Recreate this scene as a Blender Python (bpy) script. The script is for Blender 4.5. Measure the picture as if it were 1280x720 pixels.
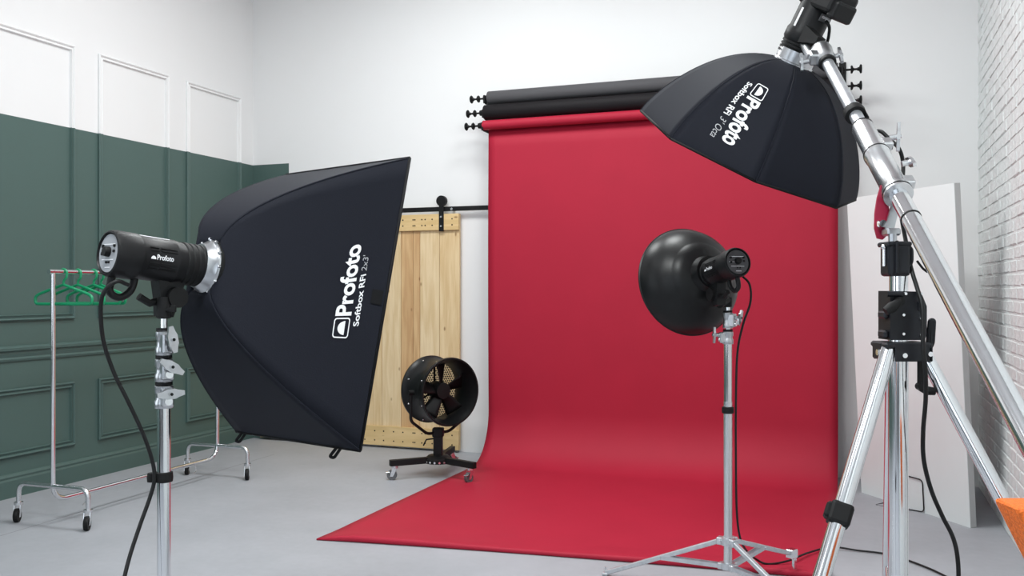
import bpy, bmesh, math, random
from mathutils import Vector, Matrix

random.seed(7)
for o in list(bpy.data.objects):
    bpy.data.objects.remove(o, do_unlink=True)
scene = bpy.context.scene
COL = scene.collection
PI = math.pi

# ------------------------------------------------------------------ camera, world, lights, exposure
YAW = math.radians(20.523)
cam_data = bpy.data.cameras.new('camera')
cam_data.sensor_width = 36.0
cam_data.lens = 1138.0 / 1280.0 * 36.0
cam_data.shift_y = 1.0 / 1280.0
cam_data.clip_start = 0.05
cam = bpy.data.objects.new('camera', cam_data)
cam.location = (0, 0, 1.42)
cam.rotation_euler = (PI / 2, 0, YAW)
COL.objects.link(cam)
scene.camera = cam

world = bpy.data.worlds.new('world')
scene.world = world
world.use_nodes = True
world.node_tree.nodes['Background'].inputs[0].default_value = (0.85, 0.92, 1.0, 1)
world.node_tree.nodes['Background'].inputs[1].default_value = 1.0

scene.view_settings.view_transform = 'Standard'
scene.view_settings.look = 'None'
scene.view_settings.gamma = 1.0
scene.view_settings.use_curve_mapping = False
scene.view_settings.exposure = 0.0


def area_light(name, loc, rot, sx, sy, power, color):
    d = bpy.data.lights.new(name, 'AREA')
    d.shape = 'RECTANGLE'
    d.size = sx
    d.size_y = sy
    d.energy = power
    d.color = color
    o = bpy.data.objects.new(name, d)
    o.location = loc
    o.rotation_euler = rot
    COL.objects.link(o)
    return o


# ceiling luminaires and the window bays of the left wall, all behind or above the camera's view
for lx, ly, lp in ((-3.1, 5.1, 77), (-1.2, 4.8, 78), (-3.6, 1.8, 18), (-1.1, 0.9, 158), (-2.9, -1.2, 22)):
    area_light('ceiling_lamp', (lx, ly, 4.52), (0, 0, 0), 0.9, 0.9, lp, (0.965, 1.0, 0.995))
area_light('daylight_window', (-5.28, -0.6, 2.1), (0, -PI / 2, 0), 2.6, 3.0, 40, (0.86, 0.93, 1.0))
area_light('daylight_window', (-1.9, -2.75, 2.2), (PI / 2, 0, PI), 3.4, 2.6, 35, (0.86, 0.93, 1.0))


# ------------------------------------------------------------------ materials
def new_mat(name):
    m = bpy.data.materials.new(name)
    m.use_nodes = True
    nt = m.node_tree
    return m, nt, nt.nodes['Principled BSDF']


def N(nt, kind, **kw):
    n = nt.nodes.new(kind)
    for k, v in kw.items():
        setattr(n, k, v)
    return n


def plain(name, col, rough=0.5, metal=0.0, spec=0.5, noise=0.0, nscale=20.0, bump=0.0, bscale=60.0, sheen=0.0, coat=0.0):
    m, nt, b = new_mat(name)
    b.inputs['Base Color'].default_value = (*col, 1)
    b.inputs['Roughness'].default_value = rough
    b.inputs['Metallic'].default_value = metal
    b.inputs['Specular IOR Level'].default_value = spec
    if sheen:
        b.inputs['Sheen Weight'].default_value = sheen
        b.inputs['Sheen Roughness'].default_value = 0.4
    if coat:
        b.inputs['Coat Weight'].default_value = coat
    co = N(nt, 'ShaderNodeTexCoord')
    if noise:
        n = N(nt, 'ShaderNodeTexNoise')
        n.inputs['Scale'].default_value = nscale
        n.inputs['Detail'].default_value = 5
        nt.links.new(co.outputs['Object'], n.inputs['Vector'])
        r = N(nt, 'ShaderNodeValToRGB')
        r.color_ramp.elements[0].position = 0.3
        r.color_ramp.elements[1].position = 0.7
        r.color_ramp.elements[0].color = (*[c * (1 - noise) for c in col], 1)
        r.color_ramp.elements[1].color = (*[min(1, c * (1 + noise)) for c in col], 1)
        nt.links.new(n.outputs['Fac'], r.inputs['Fac'])
        nt.links.new(r.outputs['Color'], b.inputs['Base Color'])
    if bump:
        n = N(nt, 'ShaderNodeTexNoise')
        n.inputs['Scale'].default_value = bscale
        n.inputs['Detail'].default_value = 6
        nt.links.new(co.outputs['Object'], n.inputs['Vector'])
        bp = N(nt, 'ShaderNodeBump')
        bp.inputs['Strength'].default_value = bump
        bp.inputs['Distance'].default_value = 0.01
        nt.links.new(n.outputs['Fac'], bp.inputs['Height'])
        nt.links.new(bp.outputs['Normal'], b.inputs['Normal'])
    return m


GREEN = (0.070, 0.119, 0.108)
WHITE = (0.80, 0.80, 0.80)


def two_tone(name, xmax=None):
    """wall paint: green up to 2.60 m, white above; on the back wall the green stops at x = xmax"""
    m, nt, b = new_mat(name)
    geo = N(nt, 'ShaderNodeNewGeometry')
    sep = N(nt, 'ShaderNodeSeparateXYZ')
    nt.links.new(geo.outputs['Position'], sep.inputs[0])
    lt = N(nt, 'ShaderNodeMath', operation='LESS_THAN')
    nt.links.new(sep.outputs['Z'], lt.inputs[0])
    lt.inputs[1].default_value = 2.60
    fac = lt.outputs[0]
    if xmax is not None:
        l2 = N(nt, 'ShaderNodeMath', operation='LESS_THAN')
        nt.links.new(sep.outputs['X'], l2.inputs[0])
        l2.inputs[1].default_value = xmax
        mu = N(nt, 'ShaderNodeMath', operation='MULTIPLY')
        nt.links.new(fac, mu.inputs[0])
        nt.links.new(l2.outputs[0], mu.inputs[1])
        fac = mu.outputs[0]
    mx = N(nt, 'ShaderNodeMix', data_type='RGBA')
    mx.inputs['A'].default_value = (*WHITE, 1)
    mx.inputs['B'].default_value = (*GREEN, 1)
    nt.links.new(fac, mx.inputs['Factor'])
    nt.links.new(mx.outputs['Result'], b.inputs['Base Color'])
    b.inputs['Roughness'].default_value = 0.5
    b.inputs['Specular IOR Level'].default_value = 0.4
    n = N(nt, 'ShaderNodeTexNoise')
    n.inputs['Scale'].default_value = 90
    n.inputs['Detail'].default_value = 3
    nt.links.new(geo.outputs['Position'], n.inputs['Vector'])
    bp = N(nt, 'ShaderNodeBump')
    bp.inputs['Strength'].default_value = 0.06
    bp.inputs['Distance'].default_value = 0.004
    nt.links.new(n.outputs['Fac'], bp.inputs['Height'])
    nt.links.new(bp.outputs['Normal'], b.inputs['Normal'])
    return m


def concrete():
    m, nt, b = new_mat('concrete')
    geo = N(nt, 'ShaderNodeNewGeometry')
    n1 = N(nt, 'ShaderNodeTexNoise')
    n1.inputs['Scale'].default_value = 1.6
    n1.inputs['Detail'].default_value = 8
    n1.inputs['Roughness'].default_value = 0.65
    n2 = N(nt, 'ShaderNodeTexNoise')
    n2.inputs['Scale'].default_value = 22
    n2.inputs['Detail'].default_value = 4
    for n in (n1, n2):
        nt.links.new(geo.outputs['Position'], n.inputs['Vector'])
    r = N(nt, 'ShaderNodeValToRGB')
    r.color_ramp.elements[0].position = 0.3
    r.color_ramp.elements[1].position = 0.72
    r.color_ramp.elements[0].color = (0.315, 0.325, 0.35, 1)
    r.color_ramp.elements[1].color = (0.395, 0.405, 0.435, 1)
    mx = N(nt, 'ShaderNodeMix', data_type='FLOAT')
    mx.inputs['Factor'].default_value = 0.22
    nt.links.new(n1.outputs['Fac'], mx.inputs['A'])
    nt.links.new(n2.outputs['Fac'], mx.inputs['B'])
    nt.links.new(mx.outputs['Result'], r.inputs['Fac'])
    nt.links.new(r.outputs['Color'], b.inputs['Base Color'])
    b.inputs['Roughness'].default_value = 0.55
    b.inputs['Specular IOR Level'].default_value = 0.3
    bp = N(nt, 'ShaderNodeBump')
    bp.inputs['Strength'].default_value = 0.08
    bp.inputs['Distance'].default_value = 0.004
    nt.links.new(n2.outputs['Fac'], bp.inputs['Height'])
    nt.links.new(bp.outputs['Normal'], b.inputs['Normal'])
    return m


def pine(name, c0, c1, seed, vertical=True):
    m, nt, b = new_mat(name)
    geo = N(nt, 'ShaderNodeNewGeometry')
    mp = N(nt, 'ShaderNodeMapping')
    mp.inputs['Location'].default_value = (seed * 3.1, 0, seed * 1.7)
    mp.inputs['Scale'].default_value = (1, 1, 0.09) if vertical else (0.09, 1, 1)
    nt.links.new(geo.outputs['Position'], mp.inputs['Vector'])
    n = N(nt, 'ShaderNodeTexNoise')
    n.inputs['Scale'].default_value = 26
    n.inputs['Detail'].default_value = 6
    n.inputs['Distortion'].default_value = 0.6
    nt.links.new(mp.outputs['Vector'], n.inputs['Vector'])
    r = N(nt, 'ShaderNodeValToRGB')
    r.color_ramp.elements[0].position = 0.36
    r.color_ramp.elements[1].position = 0.66
    r.color_ramp.elements[0].color = (*c0, 1)
    r.color_ramp.elements[1].color = (*c1, 1)
    nt.links.new(n.outputs['Fac'], r.inputs['Fac'])
    # knots
    mk = N(nt, 'ShaderNodeMapping')
    mk.inputs['Location'].default_value = (seed, 0.3, seed * 2)
    mk.inputs['Scale'].default_value = (11.0, 0.0, 5.5) if vertical else (5.5, 0.0, 11.0)
    nt.links.new(geo.outputs['Position'], mk.inputs['Vector'])
    vo = N(nt, 'ShaderNodeTexVoronoi')
    vo.inputs['Scale'].default_value = 1.0
    nt.links.new(mk.outputs['Vector'], vo.inputs['Vector'])
    sep = N(nt, 'ShaderNodeSeparateColor')
    nt.links.new(vo.outputs['Color'], sep.inputs[0])
    gt = N(nt, 'ShaderNodeMath', operation='GREATER_THAN')
    gt.inputs[1].default_value = 0.42
    nt.links.new(sep.outputs[0], gt.inputs[0])
    kr = N(nt, 'ShaderNodeMapRange')
    kr.inputs['From Min'].default_value = 0.05
    kr.inputs['From Max'].default_value = 0.13
    kr.inputs['To Min'].default_value = 0.75
    kr.inputs['To Max'].default_value = 0.0
    nt.links.new(vo.outputs['Distance'], kr.inputs['Value'])
    mu = N(nt, 'ShaderNodeMath', operation='MULTIPLY')
    nt.links.new(kr.outputs[0], mu.inputs[0])
    nt.links.new(gt.outputs[0], mu.inputs[1])
    mx = N(nt, 'ShaderNodeMix', data_type='RGBA')
    mx.inputs['B'].default_value = (0.22, 0.10, 0.035, 1)
    nt.links.new(mu.outputs[0], mx.inputs['Factor'])
    nt.links.new(r.outputs['Color'], mx.inputs['A'])
    nt.links.new(mx.outputs['Result'], b.inputs['Base Color'])
    b.inputs['Roughness'].default_value = 0.55
    b.inputs['Specular IOR Level'].default_value = 0.3
    return m


M = {}
M['wall_left'] = two_tone('wall_paint_two_tone')
M['wall_back'] = two_tone('wall_paint_back', -4.965)
M['white'] = plain('white_paint', WHITE, 0.55, bump=0.05, bscale=80)
M['grey_wall'] = plain('grey_wall_paint', (0.10, 0.10, 0.105), 0.6)
M['joint'] = plain('floor_joint_filler', (0.22, 0.22, 0.235), 0.8)
M['floor'] = concrete()
M['brick'] = plain('painted_brick', (0.735, 0.765, 0.76), 0.65, noise=0.07, nscale=14, bump=0.9, bscale=28)
M['mortar'] = plain('painted_mortar', (0.70, 0.73, 0.725), 0.8, noise=0.08, nscale=18, bump=0.8, bscale=40)
M['pine'] = [pine('pine_light', (0.66, 0.47, 0.25), (0.78, 0.60, 0.36), 1.3),
             pine('pine_warm', (0.55, 0.33, 0.16), (0.68, 0.46, 0.24), 2.9),
             pine('pine_pale', (0.68, 0.50, 0.28), (0.80, 0.63, 0.40), 5.1)]
M['pine_batten'] = pine('pine_batten', (0.64, 0.45, 0.21), (0.74, 0.54, 0.28), 4.4, False)
M['chrome'] = plain('chrome', (0.80, 0.81, 0.83), 0.13, 1.0)
M['chrome_soft'] = plain('brushed_steel', (0.74, 0.75, 0.77), 0.27, 1.0)
M['alu'] = plain('cast_aluminium', (0.50, 0.51, 0.53), 0.28, 0.92, noise=0.08, nscale=40)
M['galv'] = plain('galvanised_steel', (0.60, 0.62, 0.65), 0.36, 0.8, noise=0.10, nscale=30)
M['fabric'] = plain('black_softbox_fabric', (0.0130, 0.0142, 0.0205), 0.70, spec=0.10, bump=0.10, bscale=320)
M['fabric_edge'] = plain('black_webbing', (0.005, 0.005, 0.006), 0.7, spec=0.2)
M['diffuser'] = plain('white_diffusion_cloth', (0.82, 0.82, 0.82), 0.8)
M['black'] = plain('black_plastic', (0.0075, 0.0075, 0.0085), 0.45, spec=0.25, bump=0.06, bscale=300)
M['black2'] = plain('black_rubber', (0.0065, 0.0065, 0.007), 0.6, spec=0.25)
M['navyblack'] = plain('black_coated_alloy', (0.0095, 0.0105, 0.014), 0.42, spec=0.3)
M['gloss_black'] = plain('black_powder_coat', (0.0060, 0.0062, 0.0068), 0.36, spec=0.28)
M['matte_black'] = plain('matte_black_metal', (0.0055, 0.0055, 0.006), 0.55, spec=0.25)
M['panel'] = plain('grey_control_panel', (0.30, 0.31, 0.33), 0.45)
M['panel_dark'] = plain('dark_control_panel', (0.05, 0.05, 0.055), 0.45)
M['print'] = plain('white_print', (0.82, 0.82, 0.84), 0.6)
M['print_grey'] = plain('grey_print', (0.42, 0.42, 0.44), 0.6)
M['red'] = plain('red_seamless_paper', (0.385, 0.0130, 0.0365), 0.62, spec=0.25, noise=0.03, nscale=3)
M['grey_paper'] = plain('charcoal_paper', (0.075, 0.073, 0.078), 0.7, spec=0.25)
M['black_paper'] = plain('black_paper', (0.0100, 0.0085, 0.0100), 0.65, spec=0.2)
M['board'] = plain('white_foam_board', (0.77, 0.805, 0.80), 0.6)
M['board_edge'] = plain('shaded_board_edge', (0.50, 0.50, 0.50), 0.8)  # grey puts the shade of the side turned from the light into the colour
M['hanger'] = plain('green_plastic', (0.006, 0.27, 0.115), 0.35)
M['redmetal'] = plain('crimson_metal', (0.33, 0.012, 0.045), 0.35, spec=0.5)
M['orange'] = plain('orange_grained_vinyl', (0.90, 0.16, 0.012), 0.6, noise=0.28, nscale=140, bump=0.5, bscale=160)
M['orange_plain'] = plain('orange_vinyl', (0.88, 0.12, 0.005), 0.5)
M['wheel'] = plain('grey_caster_rubber', (0.10, 0.10, 0.105), 0.5)
M['cable'] = plain('black_cable_sheath', (0.007, 0.007, 0.0075), 0.5, spec=0.3)
M['tag'] = plain('white_tag', (0.75, 0.75, 0.75), 0.6)
M['glass'] = plain('window_glass', (0.8, 0.85, 0.9), 0.05, spec=0.5)


# ------------------------------------------------------------------ mesh builder
class MB:
    def __init__(self):
        self.v = []
        self.f = []
        self.s = []
        self.M = Matrix.Identity(4)

    def add(self, verts, faces, smooth=False):
        o = len(self.v)
        self.v += [self.M @ Vector(p) for p in verts]
        for f in faces:
            self.f.append(tuple(i + o for i in f))
            self.s.append(smooth)
        return self

    def box(self, c, size, rot=None, bevel=0.0, seg=1):
        bm = bmesh.new()
        bmesh.ops.create_cube(bm, size=1.0)
        for v in bm.verts:
            v.co = Vector((v.co.x * size[0], v.co.y * size[1], v.co.z * size[2]))
        if bevel > 0:
            bmesh.ops.bevel(bm, geom=list(bm.edges), offset=bevel, segments=seg, profile=0.5, affect='EDGES')
        R = rot if rot is not None else Matrix.Identity(3)
        bm.verts.index_update()
        vs = [R @ v.co + Vector(c) for v in bm.verts]
        fs = [[v.index for v in f.verts] for f in bm.faces]
        bm.free()
        return self.add(vs, fs, False)

    def tube(self, pts, r, seg=12, closed=False, caps=True, radii=None, smooth=True):
        pts = [Vector(p) for p in pts]
        n = len(pts)
        tang = []
        for i in range(n):
            if closed:
                t = pts[(i + 1) % n] - pts[i - 1]
            else:
                t = pts[min(i + 1, n - 1)] - pts[max(i - 1, 0)]
            tang.append(t.normalized())
        up = Vector((0, 0, 1)) if abs(tang[0].z) < 0.9 else Vector((1, 0, 0))
        nrm = (up - tang[0] * up.dot(tang[0])).normalized()
        vs, fs = [], []
        for i in range(n):
            if i:
                nrm = (nrm - tang[i] * nrm.dot(tang[i])).normalized()
            bi = tang[i].cross(nrm)
            rr = radii[i] if radii else r
            for k in range(seg):
                a = 2 * PI * k / seg
                vs.append(pts[i] + (nrm * math.cos(a) + bi * math.sin(a)) * rr)
        m = n if closed else n - 1
        for i in range(m):
            a, b = i * seg, ((i + 1) % n) * seg
            for k in range(seg):
                k2 = (k + 1) % seg
                fs.append((a + k, a + k2, b + k2, b + k))
        self.add(vs, fs, smooth)
        if caps and not closed:
            self.add(vs[:seg], [tuple(reversed(range(seg)))], False)
            self.add(vs[-seg:], [tuple(range(seg))], False)
        return self

    def cyl(self, p, q, r, r2=None, seg=20, caps=True):
        return self.tube([p, q], r, seg, False, caps, [r, r if r2 is None else r2])

    def lathe(self, prof, origin, axis, seg=32, sharp=()):
        """prof: (radius, distance along axis)"""
        a = Vector(axis).normalized()
        x = a.orthogonal().normalized()
        y = a.cross(x)
        o = Vector(origin)
        vs, fs = [], []
        for (r, h) in prof:
            for k in range(seg):
                t = 2 * PI * k / seg
                vs.append(o + a * h + (x * math.cos(t) + y * math.sin(t)) * r)
        for i in range(len(prof) - 1):
            for k in range(seg):
                k2 = (k + 1) % seg
                fs.append((i * seg + k, i * seg + k2, (i + 1) * seg + k2, (i + 1) * seg + k))
        self.add(vs, fs, True)
        return self

    def sphere(self, c, r, seg=14, rings=8, sc=(1, 1, 1)):
        vs, fs = [], []
        for i in range(rings + 1):
            ph = PI * i / rings
            for k in range(seg):
                t = 2 * PI * k / seg
                vs.append((c[0] + sc[0] * r * math.sin(ph) * math.cos(t), c[1] + sc[1] * r * math.sin(ph) * math.sin(t), c[2] + sc[2] * r * math.cos(ph)))
        for i in range(rings):
            for k in range(seg):
                k2 = (k + 1) % seg
                fs.append((i * seg + k, (i + 1) * seg + k, (i + 1) * seg + k2, i * seg + k2))
        return self.add(vs, fs, True)

    def prism(self, poly, h, frame):
        """poly: 2D points; frame: (origin, xdir, ydir); extruded by h along x cross y"""
        o, x, y = [Vector(q) for q in frame]
        x.normalize()
        y.normalize()
        z = x.cross(y)
        n = len(poly)
        vs = [o + x * p[0] + y * p[1] for p in poly] + [o + x * p[0] + y * p[1] + z * h for p in poly]
        fs = [tuple(reversed(range(n))), tuple(range(n, 2 * n))]
        fs += [(i, (i + 1) % n, n + (i + 1) % n, n + i) for i in range(n)]
        return self.add(vs, fs, False)

    def mesh(self, name, origin=(0, 0, 0)):
        me = bpy.data.meshes.new(name)
        o = Vector(origin)
        me.from_pydata([p - o for p in self.v], [], self.f)
        me.polygons.foreach_set('use_smooth', self.s)
        me.update()
        bm = bmesh.new()
        bm.from_mesh(me)
        bmesh.ops.remove_doubles(bm, verts=bm.verts, dist=0.00001)
        bmesh.ops.recalc_face_normals(bm, faces=bm.faces)
        for e in bm.edges:
            if len(e.link_faces) == 2 and e.calc_face_angle(0) > math.radians(38):
                e.smooth = False
        bm.to_mesh(me)
        bm.free()
        return me


def wloc(o):
    p = Vector((0, 0, 0))
    while o is not None:
        p += o.location
        o = o.parent
    return p


def obj(name, mb, mat, parent=None, origin=None, label=None, kind=None):
    """link ONE mesh object; geometry is given in room coordinates"""
    og = Vector(origin) if origin is not None else (wloc(parent) if parent else Vector((0, 0, 0)))
    me = mb.mesh(name, og)
    me.materials.append(mat)
    o = bpy.data.objects.new(name, me)
    COL.objects.link(o)
    if parent:
        o.parent = parent
        o.location = og - wloc(parent)
    else:
        o.location = og
    if label:
        o['label'] = label
    if kind:
        o['kind'] = kind
    return o


def thing(name, label, cat, loc, group=None):
    o = bpy.data.objects.new(name, None)
    o.empty_display_size = 0.1
    o.location = loc
    COL.objects.link(o)
    tag(o, label, cat, group)
    return o


def tag(o, label, cat, group=None):
    o['label'] = label
    o['category'] = cat
    if group:
        o['group'] = group
    return o


def struct(name, mb, mat, parent=None):
    o = obj(name, mb, mat, parent)
    if parent is None:
        o['kind'] = 'structure'
    return o


def copy_tree(o, parent=None):
    c = o.copy()
    COL.objects.link(c)
    if parent:
        c.parent = parent
    for ch in [q for q in bpy.data.objects if q.parent == o]:
        copy_tree(ch, c)
    return c


def spline(pts, n=8):
    """Catmull-Rom through the points"""
    P = [Vector(p) for p in pts]
    P = [P[0] * 2 - P[1]] + P + [P[-1] * 2 - P[-2]]
    out = []
    for i in range(1, len(P) - 2):
        a, b, c, d = P[i - 1], P[i], P[i + 1], P[i + 2]
        for k in range(n):
            t = k / n
            out.append(0.5 * ((2 * b) + (c - a) * t + (2 * a - 5 * b + 4 * c - d) * t * t + (3 * b - a - 3 * c + d) * t ** 3))
    out.append(P[-2])
    return out


def rounded(pts, r, n=5):
    """polyline with its inner corners rounded by radius r"""
    P = [Vector(p) for p in pts]
    out = [P[0]]
    for i in range(1, len(P) - 1):
        a = (P[i - 1] - P[i])
        b = (P[i + 1] - P[i])
        d = min(r, a.length * 0.49, b.length * 0.49)
        p, q = P[i] + a.normalized() * d, P[i] + b.normalized() * d
        for k in range(n + 1):
            t = k / n
            out.append((1 - t) ** 2 * p + 2 * t * (1 - t) * P[i] + t * t * q)
    out.append(P[-1])
    return out


def frame(y, up=(0, 0, 1)):
    """3x3 rotation whose local Y is y and whose local Z is close to up"""
    y = Vector(y).normalized()
    x = y.cross(Vector(up)).normalized()
    z = x.cross(y)
    return Matrix((x, y, z)).transposed()


def place(R, o):
    m = R.to_4x4()
    m.translation = Vector(o)
    return m


def text2d(body, bold=0.0, shear=0.0):
    """flat lettering as (verts, faces), scaled so x spans 0..1 and the cap height spans 0..1"""
    cu = bpy.data.curves.new('lettering', 'FONT')
    cu.body = body
    cu.offset = bold
    cu.shear = shear
    cu.resolution_u = 4
    cu.fill_mode = 'FRONT'
    ob = bpy.data.objects.new('lettering', cu)
    COL.objects.link(ob)
    dg = bpy.context.evaluated_depsgraph_get()
    dg.update()
    me = bpy.data.meshes.new_from_object(ob.evaluated_get(dg))
    vs = [v.co.copy() for v in me.vertices]
    fs = [tuple(p.vertices) for p in me.polygons]
    bpy.data.objects.remove(ob, do_unlink=True)
    bpy.data.curves.remove(cu)
    bpy.data.meshes.remove(me)
    x0 = min(v.x for v in vs)
    x1 = max(v.x for v in vs)
    cap = 0.70
    return [((v.x - x0) / (x1 - x0), v.y / cap) for v in vs], fs


def logo_icon(outline=True):
    """rounded square outline with a half dome inside, in a 0..1 square"""
    vs, fs = [], []
    if outline:
        def rr(m, r, n=5):
            pts = []
            for cx, cy, a0 in ((1 - m - r, 1 - m - r, 0), (m + r, 1 - m - r, 90), (m + r, m + r, 180), (1 - m - r, m + r, 270)):
                for k in range(n + 1):
                    a = math.radians(a0 + 90 * k / n)
                    pts.append((cx + r * math.cos(a), cy + r * math.sin(a)))
            return pts
        A, B = rr(0.0, 0.16), rr(0.065, 0.11)
        n = len(A)
        vs += A + B
        fs += [(i, (i + 1) % n, n + (i + 1) % n, n + i) for i in range(n)]
    o = len(vs)
    k = 16
    cy = 0.30 if outline else 0.0
    rx, ry = (0.34, 0.44) if outline else (0.5, 0.75)
    vs += [(0.5 + rx * math.cos(PI * i / k), cy + ry * math.sin(PI * i / k)) for i in range(k + 1)]
    fs.append(tuple(range(o, o + k + 1)))
    return vs, fs


def map2d(mb, geo, fn):
    vs, fs = geo
    mb.add([fn(x, y) for x, y in vs], fs, False)


# ------------------------------------------------------------------ the room
XL, XR, YB, YF, ZC = -5.37, 0.85, 7.28, -3.0, 4.6
struct('floor', MB().box(((XL + XR) / 2, (YB + YF) / 2, -0.05), (XR - XL + 0.4, YB - YF + 0.4, 0.1)), M['floor'])
fl = bpy.data.objects['floor']
obj('joint', MB().add([(-4.55, 2.0, 0.0006), (-4.543, 2.0, 0.0006), (-4.643, 6.6, 0.0006), (-4.65, 6.6, 0.0006)], [(0, 1, 2, 3)]), M['joint'], fl)
struct('ceiling', MB().box(((XL + XR) / 2, (YB + YF) / 2, ZC + 0.05), (XR - XL + 0.4, YB - YF + 0.4, 0.1)), M['white'])
wl = struct('wall_left', MB().box((XL - 0.1, (YB + YF) / 2, ZC / 2), (0.2, YB - YF, ZC)), M['wall_left'])
wb = struct('wall_back', MB().box(((XL + XR) / 2, YB + 0.1, ZC / 2), (XR - XL + 0.4, 0.2, ZC)), M['wall_back'])
wf = struct('wall_front', MB().box(((XL + XR) / 2, YF - 0.1, ZC / 2), (XR - XL + 0.4, 0.2, ZC)), M['grey_wall'])
wr = struct('wall_right', MB().box((XR + 0.0945, (YB + YF) / 2, ZC / 2), (0.2, YB - YF, ZC)), M['mortar'])


# window frames around the daylight sources
def window(name, c, w, h, along):
    b = MB()
    for s in (-1, 1):
        if along == 'y':
            b.box((c[0], c[1] + s * w / 2, c[2]), (0.08, 0.08, h + 0.08), bevel=0.006)
            b.box((c[0], c[1], c[2] + s * h / 2), (0.08, w, 0.08), bevel=0.006)
        else:
            b.box((c[0] + s * w / 2, c[1], c[2]), (0.08, 0.08, h + 0.08), bevel=0.006)
            b.box((c[0], c[1], c[2] + s * h / 2), (w, 0.08, 0.08), bevel=0.006)
    o = struct(name, b, M['white'])
    g = MB().box(c, (0.01, w, h) if along == 'y' else (w, 0.01, h))
    obj('pane', g, M['glass'], o)
    return o


window('window_1', (-5.33, -0.6, 2.1), 3.0, 2.6, 'y')
window('window_2', (-1.9, -2.96, 2.2), 3.4, 2.6, 'x')


# moulded wall panelling on the left wall
def moulding(y0, y1, z0, z1):
    b = MB()
    prof = [(0.0, 0.0), (0.016, 0.0), (0.024, 0.008), (0.020, 0.014), (0.010, 0.020), (0.014, 0.030), (0.020, 0.036), (0.0, 0.042)]   # (proud, inward)
    cs = [(y0, z0, 1, 1), (y1, z0, -1, 1), (y1, z1, -1, -1), (y0, z1, 1, -1)]
    n = len(prof)
    vs = []
    for (y, z, sy, sz) in cs:
        vs += [(XL + p[0], y + sy * p[1], z + sz * p[1]) for p in prof]
    fs = []
    for k in range(4):
        a, c = k * n, ((k + 1) % 4) * n
        for i in range(n - 1):
            fs.append((a + i, a + i + 1, c + i + 1, c + i))
    b.add(vs, fs)
    obj('panel_moulding', b, M['wall_left'], wl)


for (y0, y1) in ((0.6, 1.9), (2.14, 3.44), (3.68, 5.145), (5.37, 6.13), (6.345, 7.085)):
    moulding(y0, y1, 1.20, 3.205)
    moulding(y0, y1, 0.272, 0.738)


def rail_profile(name, prof, y0, y1, x=XL):
    b = MB()
    n = len(prof)
    vs = [(x + p[0], y0, p[1]) for p in prof] + [(x + p[0], y1, p[1]) for p in prof]
    b.add(vs, [(i, i + 1, n + i + 1, n + i) for i in range(n - 1)] + [tuple(range(n)), tuple(reversed(range(n, 2 * n)))])
    return struct(name, b, M['wall_left'])


rail_profile('trim_1', [(0, 0.925), (0.012, 0.925), (0.018, 0.940), (0.012, 0.952), (0.020, 0.975), (0.020, 0.992), (0.038, 1.000), (0.040, 1.018), (0.028, 1.028), (0, 1.030)], YF, YB)
rail_profile('baseboard_left', [(0, 0.0), (0.022, 0.0), (0.022, 0.115), (0.016, 0.128), (0.020, 0.142), (0.010, 0.158), (0, 0.162)], YF, YB)
bb = MB().box(((XL - 4.965) / 2, YB - 0.011, 0.08), (abs(XL + 4.965), 0.022, 0.16), bevel=0.004)
struct('baseboard_back', bb, M['wall_back'])

# painted bricks of the right wall: the nearest rows are bricks of their own, the rest one piece
BL, BH = 0.222, 0.066
variants = []
for k in range(10):
    rng = random.Random(100 + k)
    bm = bmesh.new()
    bmesh.ops.create_cube(bm, size=1.0)
    for v in bm.verts:
        v.co = Vector((v.co.x * 0.03, v.co.y * BL, v.co.z * BH))
    fr = [e for e in bm.edges if all(v.co.x < 0 for v in e.verts)]
    bmesh.ops.bevel(bm, geom=fr, offset=0.006, segments=1, affect='EDGES')
    for v in bm.verts:
        if v.co.x < 0:
            v.co += Vector((rng.uniform(-0.0012, 0.0012), rng.uniform(-0.004, 0.004), rng.uniform(-0.003, 0.003)))
    me = bpy.data.meshes.new('brick')
    bm.to_mesh(me)
    bm.free()
    me.materials.append(M['brick'])
    variants.append(me)
cells = []
row = 0
z = 0.036
while z < ZC - 0.03:
    off = 0.118 if row % 2 else 0.0
    y = YB - 0.113 - off
    while y > 1.5:
        cells.append((y, z))
        y -= 0.235
    row += 1
    z += 0.0755
rb = random.Random(5)
mass = MB()
near = [c for c in cells if 4.72 < c[0] < 6.35 and c[1] < 1.42 + 0.40 * c[0]]
near.sort(key=lambda c: c[0])
near_set = set(near[:296])
for c in cells:
    dx = rb.uniform(-0.0025, 0.0020)
    if c in near_set:
        o = bpy.data.objects.new('brick', variants[rb.randrange(10)])
        o.location = (XR + 0.005 + dx, c[0], c[1])
        o.rotation_euler = (rb.uniform(-0.010, 0.010), 0, rb.uniform(-0.004, 0.004))
        o.parent = wr
        COL.objects.link(o)
    else:
        me = variants[rb.randrange(10)]
        mass.add([(XR + 0.005 + dx + v.co.x, c[0] + v.co.y, c[1] + v.co.z) for v in me.vertices], [tuple(p.vertices) for p in me.polygons])
obj('brick_courses', mass, M['brick'], wr, kind='stuff')

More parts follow.
